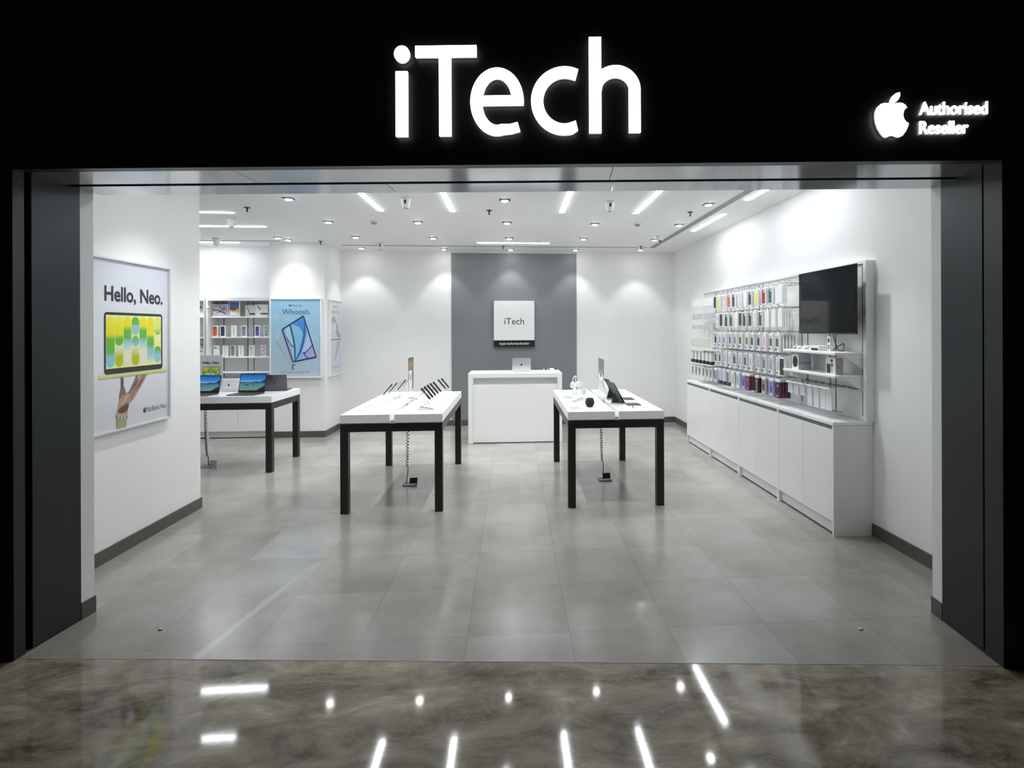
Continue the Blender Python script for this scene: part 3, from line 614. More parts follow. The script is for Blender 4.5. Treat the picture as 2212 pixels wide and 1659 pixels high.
# ------------------------------------------------------------------ service counter
t = thing('service_counter', 'white service counter with recessed front before the grey wall', 'counter', (.03, 8.95, 0))
box1('counter_top', -.71, .775, 8.62, 9.27, 1.035, 1.105, LAM, t, .002)
box1('side_panel', -.71, -.632, 8.62, 9.27, 0, 1.035, LAM, t, .002); box1('side_panel', .70, .775, 8.62, 9.27, 0, 1.035, LAM, t, .002)
box1('recessed_panel', -.632, .70, 8.74, 8.76, .90, 1.035, LAM, t); box1('front_panel', -.630, .698, 8.635, 8.655, .012, .925, LAM, t, .001)
box1('inner_shelf', -.632, .70, 8.655, 9.2, .90, .925, LAM, t); box1('plinth', -.63, .698, 8.66, 9.2, 0, .012, BPL, t)
# ------------------------------------------------------------------ laptops
def screen_picture(mb, fr, x0, x1, z0, z1, d):
    H = z1-z0; W = x1-x0
    grad(mb, fr, x0, x1, z0+.52*H, z1, d, [(0, srgb(120, 176, 214)), (.3, srgb(50, 128, 190)), (1, srgb(8, 84, 160))], 12, SCREEN)
    grad(mb, fr, x0, x1, z0, z0+.52*H, d, [(0, srgb(110, 140, 132)), (.4, srgb(92, 138, 136)), (.8, srgb(54, 118, 140)), (1, srgb(30, 74, 110))], 10, SCREEN)
    q = lambda P: [(x0+a*W, z0+b*H) for a, b in P]
    mb.poly(q([(.42, .50), (.60, .56), (.78, .53), (.88, .58), (1, .66), (1, .52), (.7, .48)]), fr, d+.0003, SCREEN, srgb(22, 52, 88))
    for cx, cz, rx, rz in ((.28, .36, .09, .07), (.50, .42, .06, .05), (.62, .46, .08, .03), (.56, .24, .05, .03), (.24, .16, .05, .02), (.36, .15, .05, .02)):
        mb.poly(q([(cx-rx, cz-rz*.6), (cx+rx, cz-rz*.6), (cx+rx*.7, cz+rz*.5), (cx, cz+rz), (cx-rx*.7, cz+rz*.3)]), fr, d+.0004, SCREEN, srgb(34, 62, 74)); mb.poly(q([(cx-rx*.6, cz+rz*.3), (cx, cz+rz), (cx+rx*.7, cz+rz*.5), (cx, cz+rz*.5)]), fr, d+.0005, SCREEN, srgb(150, 176, 188))
    mb.poly(q([(.68, 0), (.78, .10), (1, .30), (1, 0)]), fr, d+.0006, SCREEN, srgb(12, 26, 30)); mb.poly(q([(.90, .55), (.93, .70), (.97, .66), (1, .56)]), fr, d+.0006, SCREEN, srgb(14, 32, 62))
    mb.rect(x0+.44*W, x0+.56*W, z1-.03*H, z1, fr, d+.0007, (.005, .005, .006), SCREEN)
def laptop(name, label, loc, rz, w_, dp, h, body, ang=15, lit=True, mark=(.02, .02, .02)):
    t = thing(name, label, 'laptop', loc, rz, None)
    MB().box(-w_/2, w_/2, -dp, 0, 0, .013, body, .003).build('base', t, local=True)
    MB().box(-w_/2+.02, w_/2-.02, -dp*.55, -.02, .013, .0145, BPL).build('keyboard', t, local=True)
    MB().box(-w_*.2, w_*.2, -dp+.01, -dp*.6, .013, .0138, body).build('trackpad', t, local=True)
    a = math.radians(ang); fr = Fr((0, .0, .014), (1, 0, 0), (0, math.sin(a), math.cos(a)))
    l = MB(); l.prism(rr(-w_/2, w_/2, 0, h, .012), fr, -.006, 0, body); lid = l.build('lid', t, local=True)
    s_ = MB(); s_.rrect(-w_/2+.002, w_/2-.002, .002, h-.002, .010, fr, .0004, None, BPL if lit else SCR)
    s_.c = [(0, 0, 0)]*len(s_.c)
    if lit: screen_picture(s_, fr, -w_/2+.009, w_/2-.009, .028, h-.009, .0012)
    s_.build('screen', lid, local=True)
    m_ = MB(); bk = Fr(fr.p(0, 0, -.006), (-1, 0, 0), fr.v); emblem(m_, bk, 0, h*.5, h*.22, .0005, PRINT, mark); m_.build('emblem', lid, local=True)
    return t
laptop('laptop', 'open dark laptop with beach picture, centre of the laptop table', (-3.44, 7.42, TOP), -.10, .355, .25, .25, DALU, 14)
laptop('laptop', 'open dark laptop with beach picture, cut off by the left wall', (-4.00, 7.40, TOP), -.10, .34, .24, .235, DALU, 14)
laptop('laptop', 'dark grey laptop seen from behind near the right end of the laptop table', (-3.255, 7.70, TOP), pi+.12, .315, .22, .215, DALU, 12, mark=srgb(30, 30, 32))
laptop('laptop', 'silver laptop seen from behind, black fruit mark, behind the beach picture laptop', (-3.86, 7.72, TOP), pi-.05, .31, .21, .16, mat('pale_silver', (.74, .76, .78), .3, metal=.2), 16)
laptop('laptop', 'silver laptop with its back to the room on the service counter', (.135, 8.90, 1.105), pi, .30, .22, .215, mat('counter_laptop_silver', (.50, .51, .54), .32, metal=.5), 6, mark=srgb(60, 62, 66))
def reader(x, y, label, dark):
    t = thing('card_reader', label, 'card reader', (x, y, 1.105))
    MB().box(-.038, .038, -.06, .06, 0, .012, WPL, .004).build('base', t, local=True)
    M = Matrix.Translation((0, .0, .012)) @ Matrix.Rotation(math.radians(28), 4, 'X'); MB().box(-.036, .036, -.05, .06, 0, .022, WPL, .006, M=M).build('body', t, local=True)
    MB().box(-.028, .028, .0, .05, .022, .0235, BPL if dark else LAM, M=M).build('display', t, local=True)
reader(.53, 8.83, 'small white card reader with dark display on the counter', True); reader(.63, 8.83, 'blank white card reader at the right end of the counter', False)

# small upright copy of the poster on the laptop table
t = thing('counter_card', 'upright white card reading Hello, Neo. standing on the laptop table', 'display card', (-4.04, 7.6, TOP))
MB().box(-4.19, -3.89, 7.60, 7.604, TOP+.006, 1.47, ACR).build('sleeve', t); MB().box(-4.14, -3.94, 7.55, 7.66, TOP, TOP+.006, ACR).build('foot', t)
p = MB(); FC = FRONT(-4.19, 7.5985, 1.0); p.rect(.004, .296, 0, .466, FC, 0, srgb(214, 216, 224)); p.text('Hello, Neo.', FC, .15, .35, .052, .0003, PRINT, srgb(36, 38, 46), bold=.03, width=.22)
laptop_art(p, FC, .04, .26, .155, .315, PRINT); p.build('print', t)

# ------------------------------------------------------------------ phones on stands
def make_phone(body):
    t = thing('smartphone', '', 'smartphone', (0, 0, 0), 0, 'phones leaning on their stands')
    a = math.radians(52); fr = Fr((0, 0, 0), (0, 1, 0), (-math.cos(a), 0, math.sin(a)))   # normal points up and to +X
    MB().prism(rr(-.036, .036, -.078, .078, .009), fr, -.0045, .0045, body).build('body', t, local=True)
    s_ = MB(); s_.rrect(-.034, .034, -.076, .076, .008, fr, .0049, None, SCR); s_.c = [(0, 0, 0)]*len(s_.c); s_.build('screen', t, local=True)
    MB().prism(rr(-.030, .004, .038, .072, .008), fr, -.008, -.0045, body).build('camera_bump', t, local=True)
    return t
def make_stand():
    t = thing('phone_stand', '', 'stand', (0, 0, 0), 0, 'clear phone stands with coiled cords')
    MB().lathe([(.030, 0), (.030, .004), (.010, .007)], (0, 0, 0), WPL, 20).build('foot', t, local=True)
    MB().tube([(0, 0, .007), (-.002, 0, .07), (-.010, 0, .118)], .005, ACR, 8).build('post', t, local=True)
    MB().tube([(-.012+.006*math.cos(i*.8), .012+.006*math.sin(i*.8), .11-i*.0022) for i in range(44)]+[(.02, .05, .006), (.05, .1, .002)], .0016, WPL, 5).build('cord', t, local=True)
    return t
DKP = mat('graphite_phone_edge', (.03, .032, .03), .3, metal=.6)
ph = {}; stand0 = None
ordn = ['first', 'second', 'third', 'fourth', 'fifth', 'sixth', 'seventh', 'eighth', 'ninth', 'tenth', 'eleventh', 'twelfth', 'thirteenth', 'fourteenth', 'fifteenth', 'sixteenth']
PHC = {'dark grey': DKP, 'brown': mat('copper_phone_edge', (.10, .055, .045), .3, metal=.5), 'silver': ALU, 'blue grey': mat('bluish_phone_edge', (.08, .09, .13), .3, metal=.5)}
def put_phone(x, y, z, rz, colr, lab, side):
    global stand0
    if colr not in ph: ph[colr] = o = make_phone(PHC[colr])
    else: o = dup(ph[colr])
    o.location = (x, y, z); o.rotation_euler = (0, 0, rz); o['label'] = '%s phone leaning on its stand, %s' % (colr, lab)
    if stand0 is None: stand0 = o2 = make_stand()
    else: o2 = dup(stand0)
    o2.location = (x+(.012 if side < 0 else -.012), y, TOP); o2.rotation_euler = (0, 0, rz); o2['label'] = 'clear phone stand under the %s phone, %s' % (colr, lab)
for i, (x, y, c_) in enumerate(((-1.46, 6.46, 'dark grey'), (-1.44, 6.64, 'blue grey'), (-1.42, 6.82, 'silver'), (-1.41, 7.0, 'dark grey'), (-1.40, 7.2, 'silver'))):
    put_phone(x, y, TOP+.135, pi+.05, c_, '%s of the left row from the front' % ordn[i], -1)
for i, (x, y, c_) in enumerate(((-.965, 6.08, 'brown'), (-.96, 6.25, 'dark grey'), (-.955, 6.43, 'dark grey'), (-.95, 6.62, 'dark grey'), (-.94, 6.80, 'dark grey'), (-.925, 7.12, 'blue grey'), (-.90, 7.27, 'dark grey'))):
    put_phone(x, y, TOP+.125, 0, c_, '%s of the right row from the front' % ordn[i], 1)
def card_flat(x0, x1, y0, y1, label, col, z=TOP, sk=0., name='price_card', cat='price card', grp=None):
    m = MB(); fr = UPF(0, 0, z); m.prism([(x0, y0), (x1, y0), (x1+sk, y1), (x0+sk, y1)], fr, 0, .004, CARD)
    t = thing(name, label, cat, ((x0+x1)/2, (y0+y1)/2, z), 0, grp); m.build('card', t)
    p = MB(); e = .008; p.poly([(x0+e, y0+e), (x1-e, y0+e), (x1-e+sk, y1-e), (x0+e+sk, y1-e)], fr, .0044, PRINT, col); p.rect(x0+.02, x1-.02, y0+.3*(y1-y0), y0+.38*(y1-y0), fr, .0048, lerp(col, (1, 1, 1), .5)); p.build('print', t)
    return t
GC = srgb(168, 174, 176)
card_flat(-1.64, -1.50, 5.62, 5.76, 'small pale card at the front left corner of the phone table', srgb(196, 200, 202))
card_flat(-1.60, -1.42, 5.95, 6.12, 'grey card behind the front one at the left of the phone table', srgb(176, 178, 180))
card_flat(-1.65, -1.50, 6.22, 6.38, 'pale card beside the first left phone stand', srgb(192, 196, 200))
card_flat(-1.21+.03, -1.13, 6.50, 6.64, 'small grey card before the clear sign of the phone table', srgb(120, 124, 126))
card_flat(-.83, -.735, 5.92, 6.30, 'long pale grey mat on the right edge of the phone table', srgb(190, 198, 200))
card_flat(-.82, -.735, 6.36, 6.70, 'pale grey mat farther back on the right edge of the phone table', srgb(182, 190, 192))
card_flat(-.82, -.72, 7.15, 7.32, 'small grey card at the back right corner of the phone table', srgb(150, 156, 158))
def wedge(x, y, w_, d_, h_, rz, label, kind):
    t = thing('tilted_display', label, 'product display', (x, y, TOP), rz)
    m = MB(); m.prism([(-w_/2, 0), (w_/2, 0), (w_/2, h_), (w_/2-.01, h_)], Fr((0, -d_/2, 0), (1, 0, 0), (0, 0, 1)), -d_, 0, WPL); m.build('holder', t, local=True)
    a = math.atan2(h_, w_-.01); fr = Fr((-w_/2, -d_/2, .0005), (math.cos(a), 0, math.sin(a)), (0, 1, 0)); L = math.hypot(w_, h_)*.94
    p = MB(); p.rect(.006, L, .004, d_-.004, fr, .001, GC)
    if kind == 1:
        for i in range(5): p.rect(.03+L*.15*i, .03+L*.15*i+.014, d_*.55, d_*.85, fr, .0015, srgb(60, 64, 66))
    if kind == 2:
        for i in range(3): p.rect(.02+i*L*.3, .02+i*L*.3+L*.2, d_*.2, d_*.8, fr, .0015, srgb(110, 108, 120))
    p.build('print', t, local=True); return t
wedge(-.90, 5.72, .16, .13, .035, pi+.1, 'tilted white display with dark accessories, front right of the phone table', 2)
wedge(.73, 6.98, .13, .10, .035, .25, 'plain grey tilted display at the back left of the tablet table', 0)
wedge(.745, 6.15, .17, .13, .045, .25, 'tilted display with row of dark accessories beside the ball speaker', 1)
card_flat(.60, .71, 7.16, 7.28, 'small grey card at the back left corner of the tablet table', srgb(168, 172, 174))
card_flat(.60, .72, 6.48, 6.64, 'plain grey card midway along the left edge of the tablet table', srgb(140, 146, 148))
card_flat(.585, .705, 5.58, 5.74, 'grey card with white square at the front left of the tablet table', srgb(160, 168, 170))
# ball speaker
t = thing('smart_speaker', 'black ball speaker on the front of the right table', 'speaker', (.815, 5.76, TOP))
MB().lathe([(.022, 0), (.028, .001), (.040, .016), (.047, .032), (.049, .048), (.047, .066), (.040, .083), (.031, .094), (.027, .095)], (0, 0, 0), mat('black_knit_mesh', (.012, .012, .014), .8, noise=.4, nscale=250, bump=.6), 32).build('body', t, local=True)
MB().lathe([(.026, .0955), (.010, .0965)], (0, 0, 0), SCR, 24).build('touch_top', t, local=True)
MB().tube([(.045, .01, .012), (.09, .03, .004), (.15, .05, .003), (.21, .03, .003)], .0022, WPL, 6).build('cord', t, local=True)
# headphones
def headphones(x, y, rz, label, lab2, hh, colr, grp=None):
    s_ = thing('headphone_stand', lab2, 'stand', (x, y, TOP), rz)
    MB().lathe([(.045, 0), (.045, .005), (.008, .009)], (0, 0, 0), WPL, 20, sx=1.3).build('foot', s_, local=True)
    MB().tube([(0, 0, .008), (0, 0, hh), (.006, 0, hh+.012)], .005, WPL, 8).build('post', s_, local=True)
    t = thing('headphones', label, 'headphones', (x, y, TOP+hh+.013), rz)
    MB().tube([(.075*math.sin(math.radians(a)), 0, -.075+.085*math.cos(math.radians(a))) for a in range(-96, 97, 12)], .006, colr, 8).build('headband', t, local=True)
    for sgn in (-1, 1):
        M = Matrix.Translation((.075*sgn, 0, -.105)) @ Matrix.Rotation(pi/2*sgn, 4, 'Y')
        MB().lathe([(.012, .020), (.030, .016), (.036, 0), (.034, -.006)], (0, 0, 0), colr, 20, sx=1.25, M=M).build('ear_cup', t, local=True)
        M2 = Matrix.Translation((.075*sgn, 0, -.105)) @ Matrix.Rotation(pi/2*sgn, 4, 'Y'); MB().lathe([(.034, -.006), (.036, -.02), (.024, -.022)], (0, 0, 0), CARDG, 20, sx=1.25, M=M2).build('ear_cushion', t, local=True)
headphones(.80, 6.56, .5, 'white headphones on the nearer headphone stand', 'nearer white headphone stand on the tablet table', .16, WPL)
headphones(.825, 7.18, .9, 'pale headphones with dark inside, on the farther headphone stand', 'farther white headphone stand at the back of the tablet table', .185, CARDG)
# clear upright signs
def clear_sign(x, y0, y1, z1, label, art):
    t = thing('clear_sign', label, 'display sign', (x, (y0+y1)/2, TOP)); MB().box(x-.03, x+.03, y0+.05, y1-.05, TOP, TOP+.008, ACR).build('foot', t)
    MB().box(x-.002, x+.002, y0, y1, TOP+.008, z1, ACR).build('panel', t)
    for side in (0, 1):
        p = MB(); fr = EASTF(x+.0024, y0+.01, TOP+.10) if side else WESTF(x-.0024, y1-.01, TOP+.10); W = y1-y0-.02; H = z1-TOP-.11
        if art == 1:
            grad(p, fr, 0, W, 0, H, 0, [(0, srgb(150, 120, 116)), (.5, srgb(110, 90, 84)), (.8, srgb(150, 128, 104)), (1, srgb(84, 88, 84))], 12); p.poly([(0, 0), (W*.62, 0), (W*.70, H*.60), (0, H*.62)], fr, .0004, PRINT, srgb(218, 208, 210)); p.poly([(0, H*.35), (W*.6, H*.3), (W*.62, H*.5), (0, H*.5)], fr, .0006, PRINT, srgb(170, 176, 180))
            p.poly([(W*.2, H*.7), (W*.8, H*.78), (W*.7, H*.85), (W*.3, H*.8)], fr, .0006, PRINT, srgb(176, 140, 110))
        else:
            grad(p, fr, 0, W, 0, H, 0, [(0, srgb(200, 206, 208)), (.45, srgb(182, 190, 192)), (.55, srgb(128, 136, 138)), (1, srgb(120, 128, 132))], 12); p.poly(ell(W*.5, H*.45, W*.36, H*.13, 16), fr, .0004, PRINT, srgb(240, 244, 244)); p.poly(ell(W*.5, H*.50, W*.2, H*.09, 16), fr, .0006, PRINT, srgb(110, 118, 120)); p.poly(ell(W*.5, H*.72, W*.14, H*.05, 12), fr, .0006, PRINT, srgb(96, 102, 106))
        p.build('print', t)
clear_sign(-1.245, 6.56, 6.90, 1.47, 'upright clear sign with brownish picture on the phone table', 1); clear_sign(1.045, 6.22, 6.62, 1.455, 'upright clear sign with headphone picture on the tablet table', 2)
# tablets
def tablet(x, y, rz, ang, w_, h_, m, label, dark, lift=.012):
    t = thing('tablet', label, 'tablet', (x, y, TOP), rz); a = math.radians(ang)
    fr = Fr((0, 0, lift), (0, 1, 0), (-math.cos(a), 0, math.sin(a)))
    MB().prism(rr(-w_/2, w_/2, 0, h_, .012), fr, -.008, 0, m).build('body', t, local=True)
    s_ = MB(); s_.rrect(-w_/2+.003, w_/2-.003, .003, h_-.003, .010, fr, .0004, None, SCR); s_.c = [(0, 0, 0)]*len(s_.c); s_.build('screen', t, local=True)
    f2 = Fr((-.004, 0, 0), (0, 1, 0), (0, 0, 1))
    MB().prism([(0, 0), (-.10*math.cos(a)-.06, 0), (-.55*h_*math.cos(a), .55*h_*math.sin(a)), (-.45*h_*math.cos(a), .45*h_*math.sin(a))], Fr((-.006, w_*.22, .002), (1, 0, 0), (0, 0, 1)), -.004 if dark else -.003, .0 if dark else 0, m if dark else WPL).build('support', t, local=True)
    if dark: MB().prism(rr(-w_/2+.004, w_/2-.004, .0, h_*.55, .008), Fr((-.022, 0, .004), (0, 1, 0), (-math.cos(a)*.72, 0, math.sin(a)*.9)), -.004, 0, m).build('folded_cover', t, local=True)
    return t
tablet(1.215, 7.10, .15, 66, .16, .22, ALU, 'silver tablet, farthest of the four leaning tablets', False)
tablet(1.225, 6.78, .12, 64, .17, .25, WPL, 'white backed tablet, second farthest of the four leaning tablets', False)
FOL = mat('charcoal_folio', (.05, .055, .058), .6)
tablet(1.235, 6.42, .15, 60, .18, .26, FOL, 'tablet in charcoal folio, third of the four leaning tablets', True)
tablet(1.215, 6.00, .18, 60, .19, .265, FOL, 'tablet in charcoal folio, nearest of the four leaning tablets', True)
def slab_thing(name, label, cat, x0, x1, y0, y1, h, m, det=None, rz=0):
    t = thing(name, label, cat, ((x0+x1)/2, (y0+y1)/2, TOP), rz); a, b = (x1-x0)/2, (y1-y0)/2
    MB().box(-a, a, -b, b, 0, h, m, .002).build('body', t, local=True)
    if det: MB().box(-a+.01, a-.01, -b+.012, b-.05, h, h+.002, det).build('keys', t, local=True)
    return t
slab_thing('keyboard_cover', 'dark grey keyboard cover lying beside the third tablet', 'keyboard', 1.30, 1.42, 6.27, 6.47, .006, FOL, BPL)
slab_thing('keyboard_cover', 'charcoal keyboard before the nearest tablet', 'keyboard', 1.235, 1.385, 5.80, 5.98, .007, FOL, BPL)
card_flat(1.415, 1.50, 6.03, 6.20, 'pale grey card on the right edge of the tablet table', srgb(196, 202, 204)); card_flat(1.36, 1.48, 7.05, 7.15, 'thin grey card at the back right of the tablet table', srgb(180, 186, 188))
t = thing('stylus', 'white stylus lying near the front right of the tablet table', 'stylus', (1.36, 5.68, TOP), -.9)
MB().tube([(-.085, 0, .006), (.075, 0, .006), (.09, 0, .003)], [.0045, .0045, .001], WPL, 10).build('barrel', t, local=True)
t = thing('security_puck', 'white and black security puck at the front of the tablet table', 'security puck', (1.245, 5.60, TOP))
MB().lathe([(.016, 0), (.016, .010), (.012, .012)], (0, 0, 0), WPL, 16).build('base', t, local=True); MB().lathe([(.008, .012), (.007, .022)], (0, 0, 0), BPL, 12).build('button', t, local=True)
for k, (pts, l) in enumerate((([(1.10, 5.75, .003), (1.14, 5.80, .003), (1.17, 5.86, .004), (1.20, 5.93, .01)], 'nearest tablet'), ([(1.07, 6.15, .003), (1.12, 6.20, .003), (1.18, 6.34, .004), (1.22, 6.38, .01)], 'third tablet'), ([(1.07, 6.42, .003), (1.10, 6.50, .003), (1.15, 6.66, .004), (1.2, 6.72, .01)], 'white backed tablet'))):
    tag(MB().tube([(a, b, TOP+c) for a, b, c in pts], .0025, CARDG, 6).build('charging_cable'), 'pale charging cable running from the channel to the '+l, 'cable')

# ------------------------------------------------------------------ base cabinets along the right wall
CY0 = [4.485, 5.475, 6.465, 7.455, 8.445]
unit_l = ['nearest the entrance', 'second from the entrance', 'third from the entrance', 'farthest, in the corner']
for k in range(4):
    a, b = CY0[k], CY0[k+1]; X0, X1 = 2.75, 3.108
    t = thing('base_cabinet', 'white two door base cabinet under the accessory wall, '+unit_l[k], 'cabinet', ((X0+X1)/2, (a+b)/2, 0), 0, 'white base cabinets along the right wall')
    m = MB(); m.box(X0, X1, a, a+.02, 0, .955, LAM); m.box(X0, X1, b-.02, b, 0, .955, LAM); m.box(X0+.03, X1, a+.02, b-.02, .125, .14, LAM); m.box(X1-.01, X1, a+.02, b-.02, .14, .955, LAM); m.box(X0+.028, X0+.034, a+.02, b-.02, .92, .955, LAM)
    m.build('carcass', t)
    box1('plinth', X0+.035, X0+.05, a+.02, b-.02, .012, .125, LAM, t)
    md = (a+b)/2
    for c_, d_ in ((a+.022, md-.0015), (md+.0015, b-.022)): box1('door', X0+.001, X0+.021, c_, d_, .122, .918, LAM, t, .0015)
    box1('grip_profile', X0+.022, X0+.028, a+.02, b-.02, .918, .955, GAPM, t)
tag(box1('worktop', 2.745, 3.108, 4.482, 8.45, .957, .988, LAMT, None, .002), 'long white worktop running over the right wall cabinets', 'worktop')

# ------------------------------------------------------------------ accessory display wall
DW = thing('accessory_display', 'white accessory display with hooks and slotted rails above the worktop', 'display wall', (3.08, 6.46, .99))
BX = 3.05
box1('back_panel', BX, 3.108, 4.50, 8.46, .990, 2.36, mat('display_wall_panel', (.80, .81, .81), .35), DW)
f = MB(); f.box(BX-.02, 3.108, 4.46, 4.50, .990, 2.385, LAM); f.build('frame_side', DW); f = MB(); f.box(BX-.02, 3.108, 4.50, 8.46, 2.36, 2.385, LAM); f.build('frame_top', DW)
f = MB(); f.box(BX-.02, 3.108, 8.46, 8.50, .990, 2.385, LAM); f.build('frame_side', DW)
for y in (4.53, 4.93, 5.02, 5.42, 5.53, 6.42, 6.53, 7.40, 7.52, 7.98): box1('slotted_rail', BX-.004, BX, y-.006, y+.006, 1.03, 2.34, mat('slot_rail_dark', (.14, .15, .16), .5), DW)
def hook(y, z, L=.25, m=None):
    MB().tube([(BX, y, z), (BX-L+.02, y, z-.002), (BX-L, y, z+.008), (BX-L-.02, y, z+.030)], .0028, m or WIRE, 6).build('hook', DW)
def bar(y0, y1, z, x=BX-.02, m=None, r=.004): MB().tube([(x, y0, z), (x, y1, z)], r, m or WIRE, 6).build('cross_bar', DW)

# hanging packs ------------------------------------------------------
protoP = {}
WF = WESTF(0, 0, 0)
DARKC = srgb(52, 54, 56)
def make_pack(kind, col, w_=.092, h_=.185, d_=.024):
    """a pack hanging from its eye at the origin, front towards -X"""
    m = MB()
    root = thing('boxed_phone_case' if kind in ('case', 'window') else 'hanging_pack', '', 'boxed accessory')
    W2 = w_/2
    def pr(name, a0, a1, b0, b1, r, x, th, c, par=root, mm=None):
        o = MB(); o.prism(rr(a0, a1, b0, b1, r), Fr((x, 0, 0), (0, -1, 0), (0, 0, 1)), 0, th, mm or PRINT, c); return o.build(name, par, local=True)
    if kind in ('case', 'plain', 'window', 'clear'):
        MB().box(-d_/2, d_/2, -W2, W2, -h_-.012, -.012, CARDG if kind == 'greybox' else CARD, .001).build('box', root, local=True)
        MB().box(-.0008, .0008, -.018, .018, -.012, .010, CARD).build('hang_tab', root, local=True)
    if kind == 'case':
        c = pr('case', -.033, .033, -h_+.004, -.026, .011, -d_/2, .003, col)
        pr('lens_cutout', .004, .030, -.062, -.032, .009, -d_/2-.003, .0006, srgb(225, 228, 228), c); pr('ring', -.009, .009, -h_+.026, -h_+.044, .008, -d_/2-.003, .0005, lerp(col, (1, 1, 1), .25), c)
    if kind == 'clear':
        c = pr('case', -.033, .033, -h_+.004, -.026, .011, -d_/2, .002, col); pr('lens_cutout', .004, .028, -.062, -.034, .008, -d_/2-.002, .0006, srgb(190, 195, 198), c); pr('ring', -.016, .016, -.125, -.093, .015, -d_/2-.002, .0006, srgb(230, 232, 233), c)
    if kind == 'plain': pr('mark', -.005, .005, -.105, -.094, .003, -d_/2, .0006, srgb(150, 152, 155))
    if kind == 'window':
        c1, c2, c3 = col
        c = pr('window', -.032, .034, -h_+.048, -.028, .006, -d_/2, .0015, c1)
        pr('case', -.024, .028, -h_+.055, -.060, .006, -d_/2-.0015, .001, c2, c); pr('lens_ring', .002, .026, -.064, -.034, .008, -d_/2-.0015, .0012, srgb(205, 208, 212), c)
        pr('label_panel', -.040, -.006, -h_+.008, -h_+.032, .002, -d_/2, .0008, c3)
        pr('side_stripe', .036, .045, -h_+.0, -h_+.05, .002, -d_/2, .0008, lerp(c3, (1, 1, 1), .4))
    if kind == 'header':
        c1, c2 = col
        MB().box(-d_/2, d_/2, -W2, W2, -.032, -.004, CARD, .002).build('header_card', root, local=True)
        o = MB(); o.prism(rr(-W2+.003, W2-.003, -h_, -.032, .003), Fr((d_/2, 0, 0), (0, -1, 0), (0, 0, 1)), .001, d_-.001, PRINT, c1); b_ = o.build('box', root, local=True)
        pr('case_picture', -.026, .030, -h_+.045, -.048, .008, -d_/2+.001, .0015, c2, b_); pr('lens_picture', .0, .024, -.085, -.054, .007, -d_/2-.0005, .001, lerp(c2, (1, 1, 1), .35), b_)
        pr('badge', -.012, .012, -h_+.010, -h_+.032, .009, -d_/2+.001, .0012, lerp(c1, (1, 1, 1), .55), b_)
    if kind == 'blister':
        c1, c2 = col
        MB().box(-d_/2, d_/2, -W2, W2, -h_, -.004, CLEARP, .004).build('blister', root, local=True)
        pr('insert', -W2+.010, W2-.010, -h_+.03, -.03, .008, -d_/2, .0012, c1); o = MB(); o.box(-d_/2-.003, d_/2+.003, -W2-.001, W2+.001, -h_-.002, -h_+.045, PRINT); o.c = [c2]*len(o.c); o.build('base_tray', root, local=True)
    if kind == 'smallbox':
        MB().box(-d_/2, d_/2, -W2, W2, -h_, -.006, CARD if col else CARDG, .001).build('box', root, local=True); MB().box(-.0006, .0006, -.012, .012, -.006, .008, CARD).build('hang_tab', root, local=True)
    if kind == 'strap':
        MB().box(-.002, .002, -W2, W2, -h_, -.002, CARD, .0005).build('backing_card', root, local=True); pr('strap', -.010, .010, -h_+.045, -.025, .0095, -.002, .006, DARKC); pr('print', -.02, .016, -h_+.016, -h_+.026, .002, -.002, .0005, srgb(200, 110, 110))
    if kind == 'cardpack':
        MB().box(-.030, .012, -W2-.004, W2+.004, -.012, -.002, WPL, .002).build('header_card', root, local=True); MB().box(-d_/2, d_/2, -W2, W2, -h_, -.012, CLEARP if not col else CARD, .002).build('pouch', root, local=True); pr('insert', -W2+.012, W2-.012, -h_+.02, -.03, .006, -d_/2, .001, srgb(214, 216, 220))
    if kind == 'darkstrip':
        MB().box(-d_/2, d_/2, -W2, W2, -h_, -.012, CARD, .001).build('box', root, local=True); pr('case', -W2+.004, W2-.004, -h_+.01, -.02, .004, -d_/2, .001, col)
    return root
def pack(kind, col, y, z, label, grp, n=1, x=2.815, w_=.092, h_=.185, d_=.024, pitch=.030, tilt=0.):
    key = (kind, str(col), w_, h_, d_)
    for k in range(n):
        if key not in protoP: protoP[key] = o = make_pack(kind, col, w_, h_, d_)
        else: o = dup(protoP[key])
        o.location = (x+k*pitch, y+(random.random()-.5)*.004, z); o.rotation_euler = (0, 0, tilt+(random.random()-.5)*.05)
        o['label'] = label if k == 0 else label+', %s behind front' % ordn[k-1]; o['group'] = grp
def ol(i): return ordn[i]
# top two rows of the two middle bays: boxed silicone and clear cases
G1, G2, G3, G4, G5, G6 = 'boxed cases on the top hooks', 'boxed cases on the second hook row', 'window boxes on the third hook row', 'window boxes on the fourth hook row', 'packs on the lowest hook row', 'small packs in the far bay'
LIME, ORG, CRIM, TEAL, DGRN, BRN, PLUM = srgb(206, 216, 110), srgb(206, 92, 40), srgb(160, 28, 74), srgb(40, 104, 102), srgb(34, 66, 56), srgb(84, 84, 74), srgb(70, 62, 72)
CLR = srgb(205, 210, 213)
R1 = [(7.37, 'darkstrip', DARKC, 'narrow dark edged', 1), (7.23, 'case', LIME, 'yellow green cased', 2), (7.05, 'clear', CLR, 'clear cased', 2), (6.88, 'case', ORG, 'orange cased', 2), (6.73, 'case', DARKC, 'dark grey cased', 2), (6.55, 'clear', CLR, 'clear cased', 2), (6.39, 'plain', None, 'plain white', 2), (6.25, 'case', PLUM, 'dark violet cased', 2), (6.09, 'case', srgb(216, 222, 120), 'lime cased', 2), (5.90, 'case', CRIM, 'crimson cased', 2), (5.74, 'case', TEAL, 'teal cased', 2)]
for i, (y, k_, c_, l_, n) in enumerate(R1): pack(k_, c_, y, 2.262, '%s box, %s from far end, top hook row' % (l_, ol(i)), G1, n)
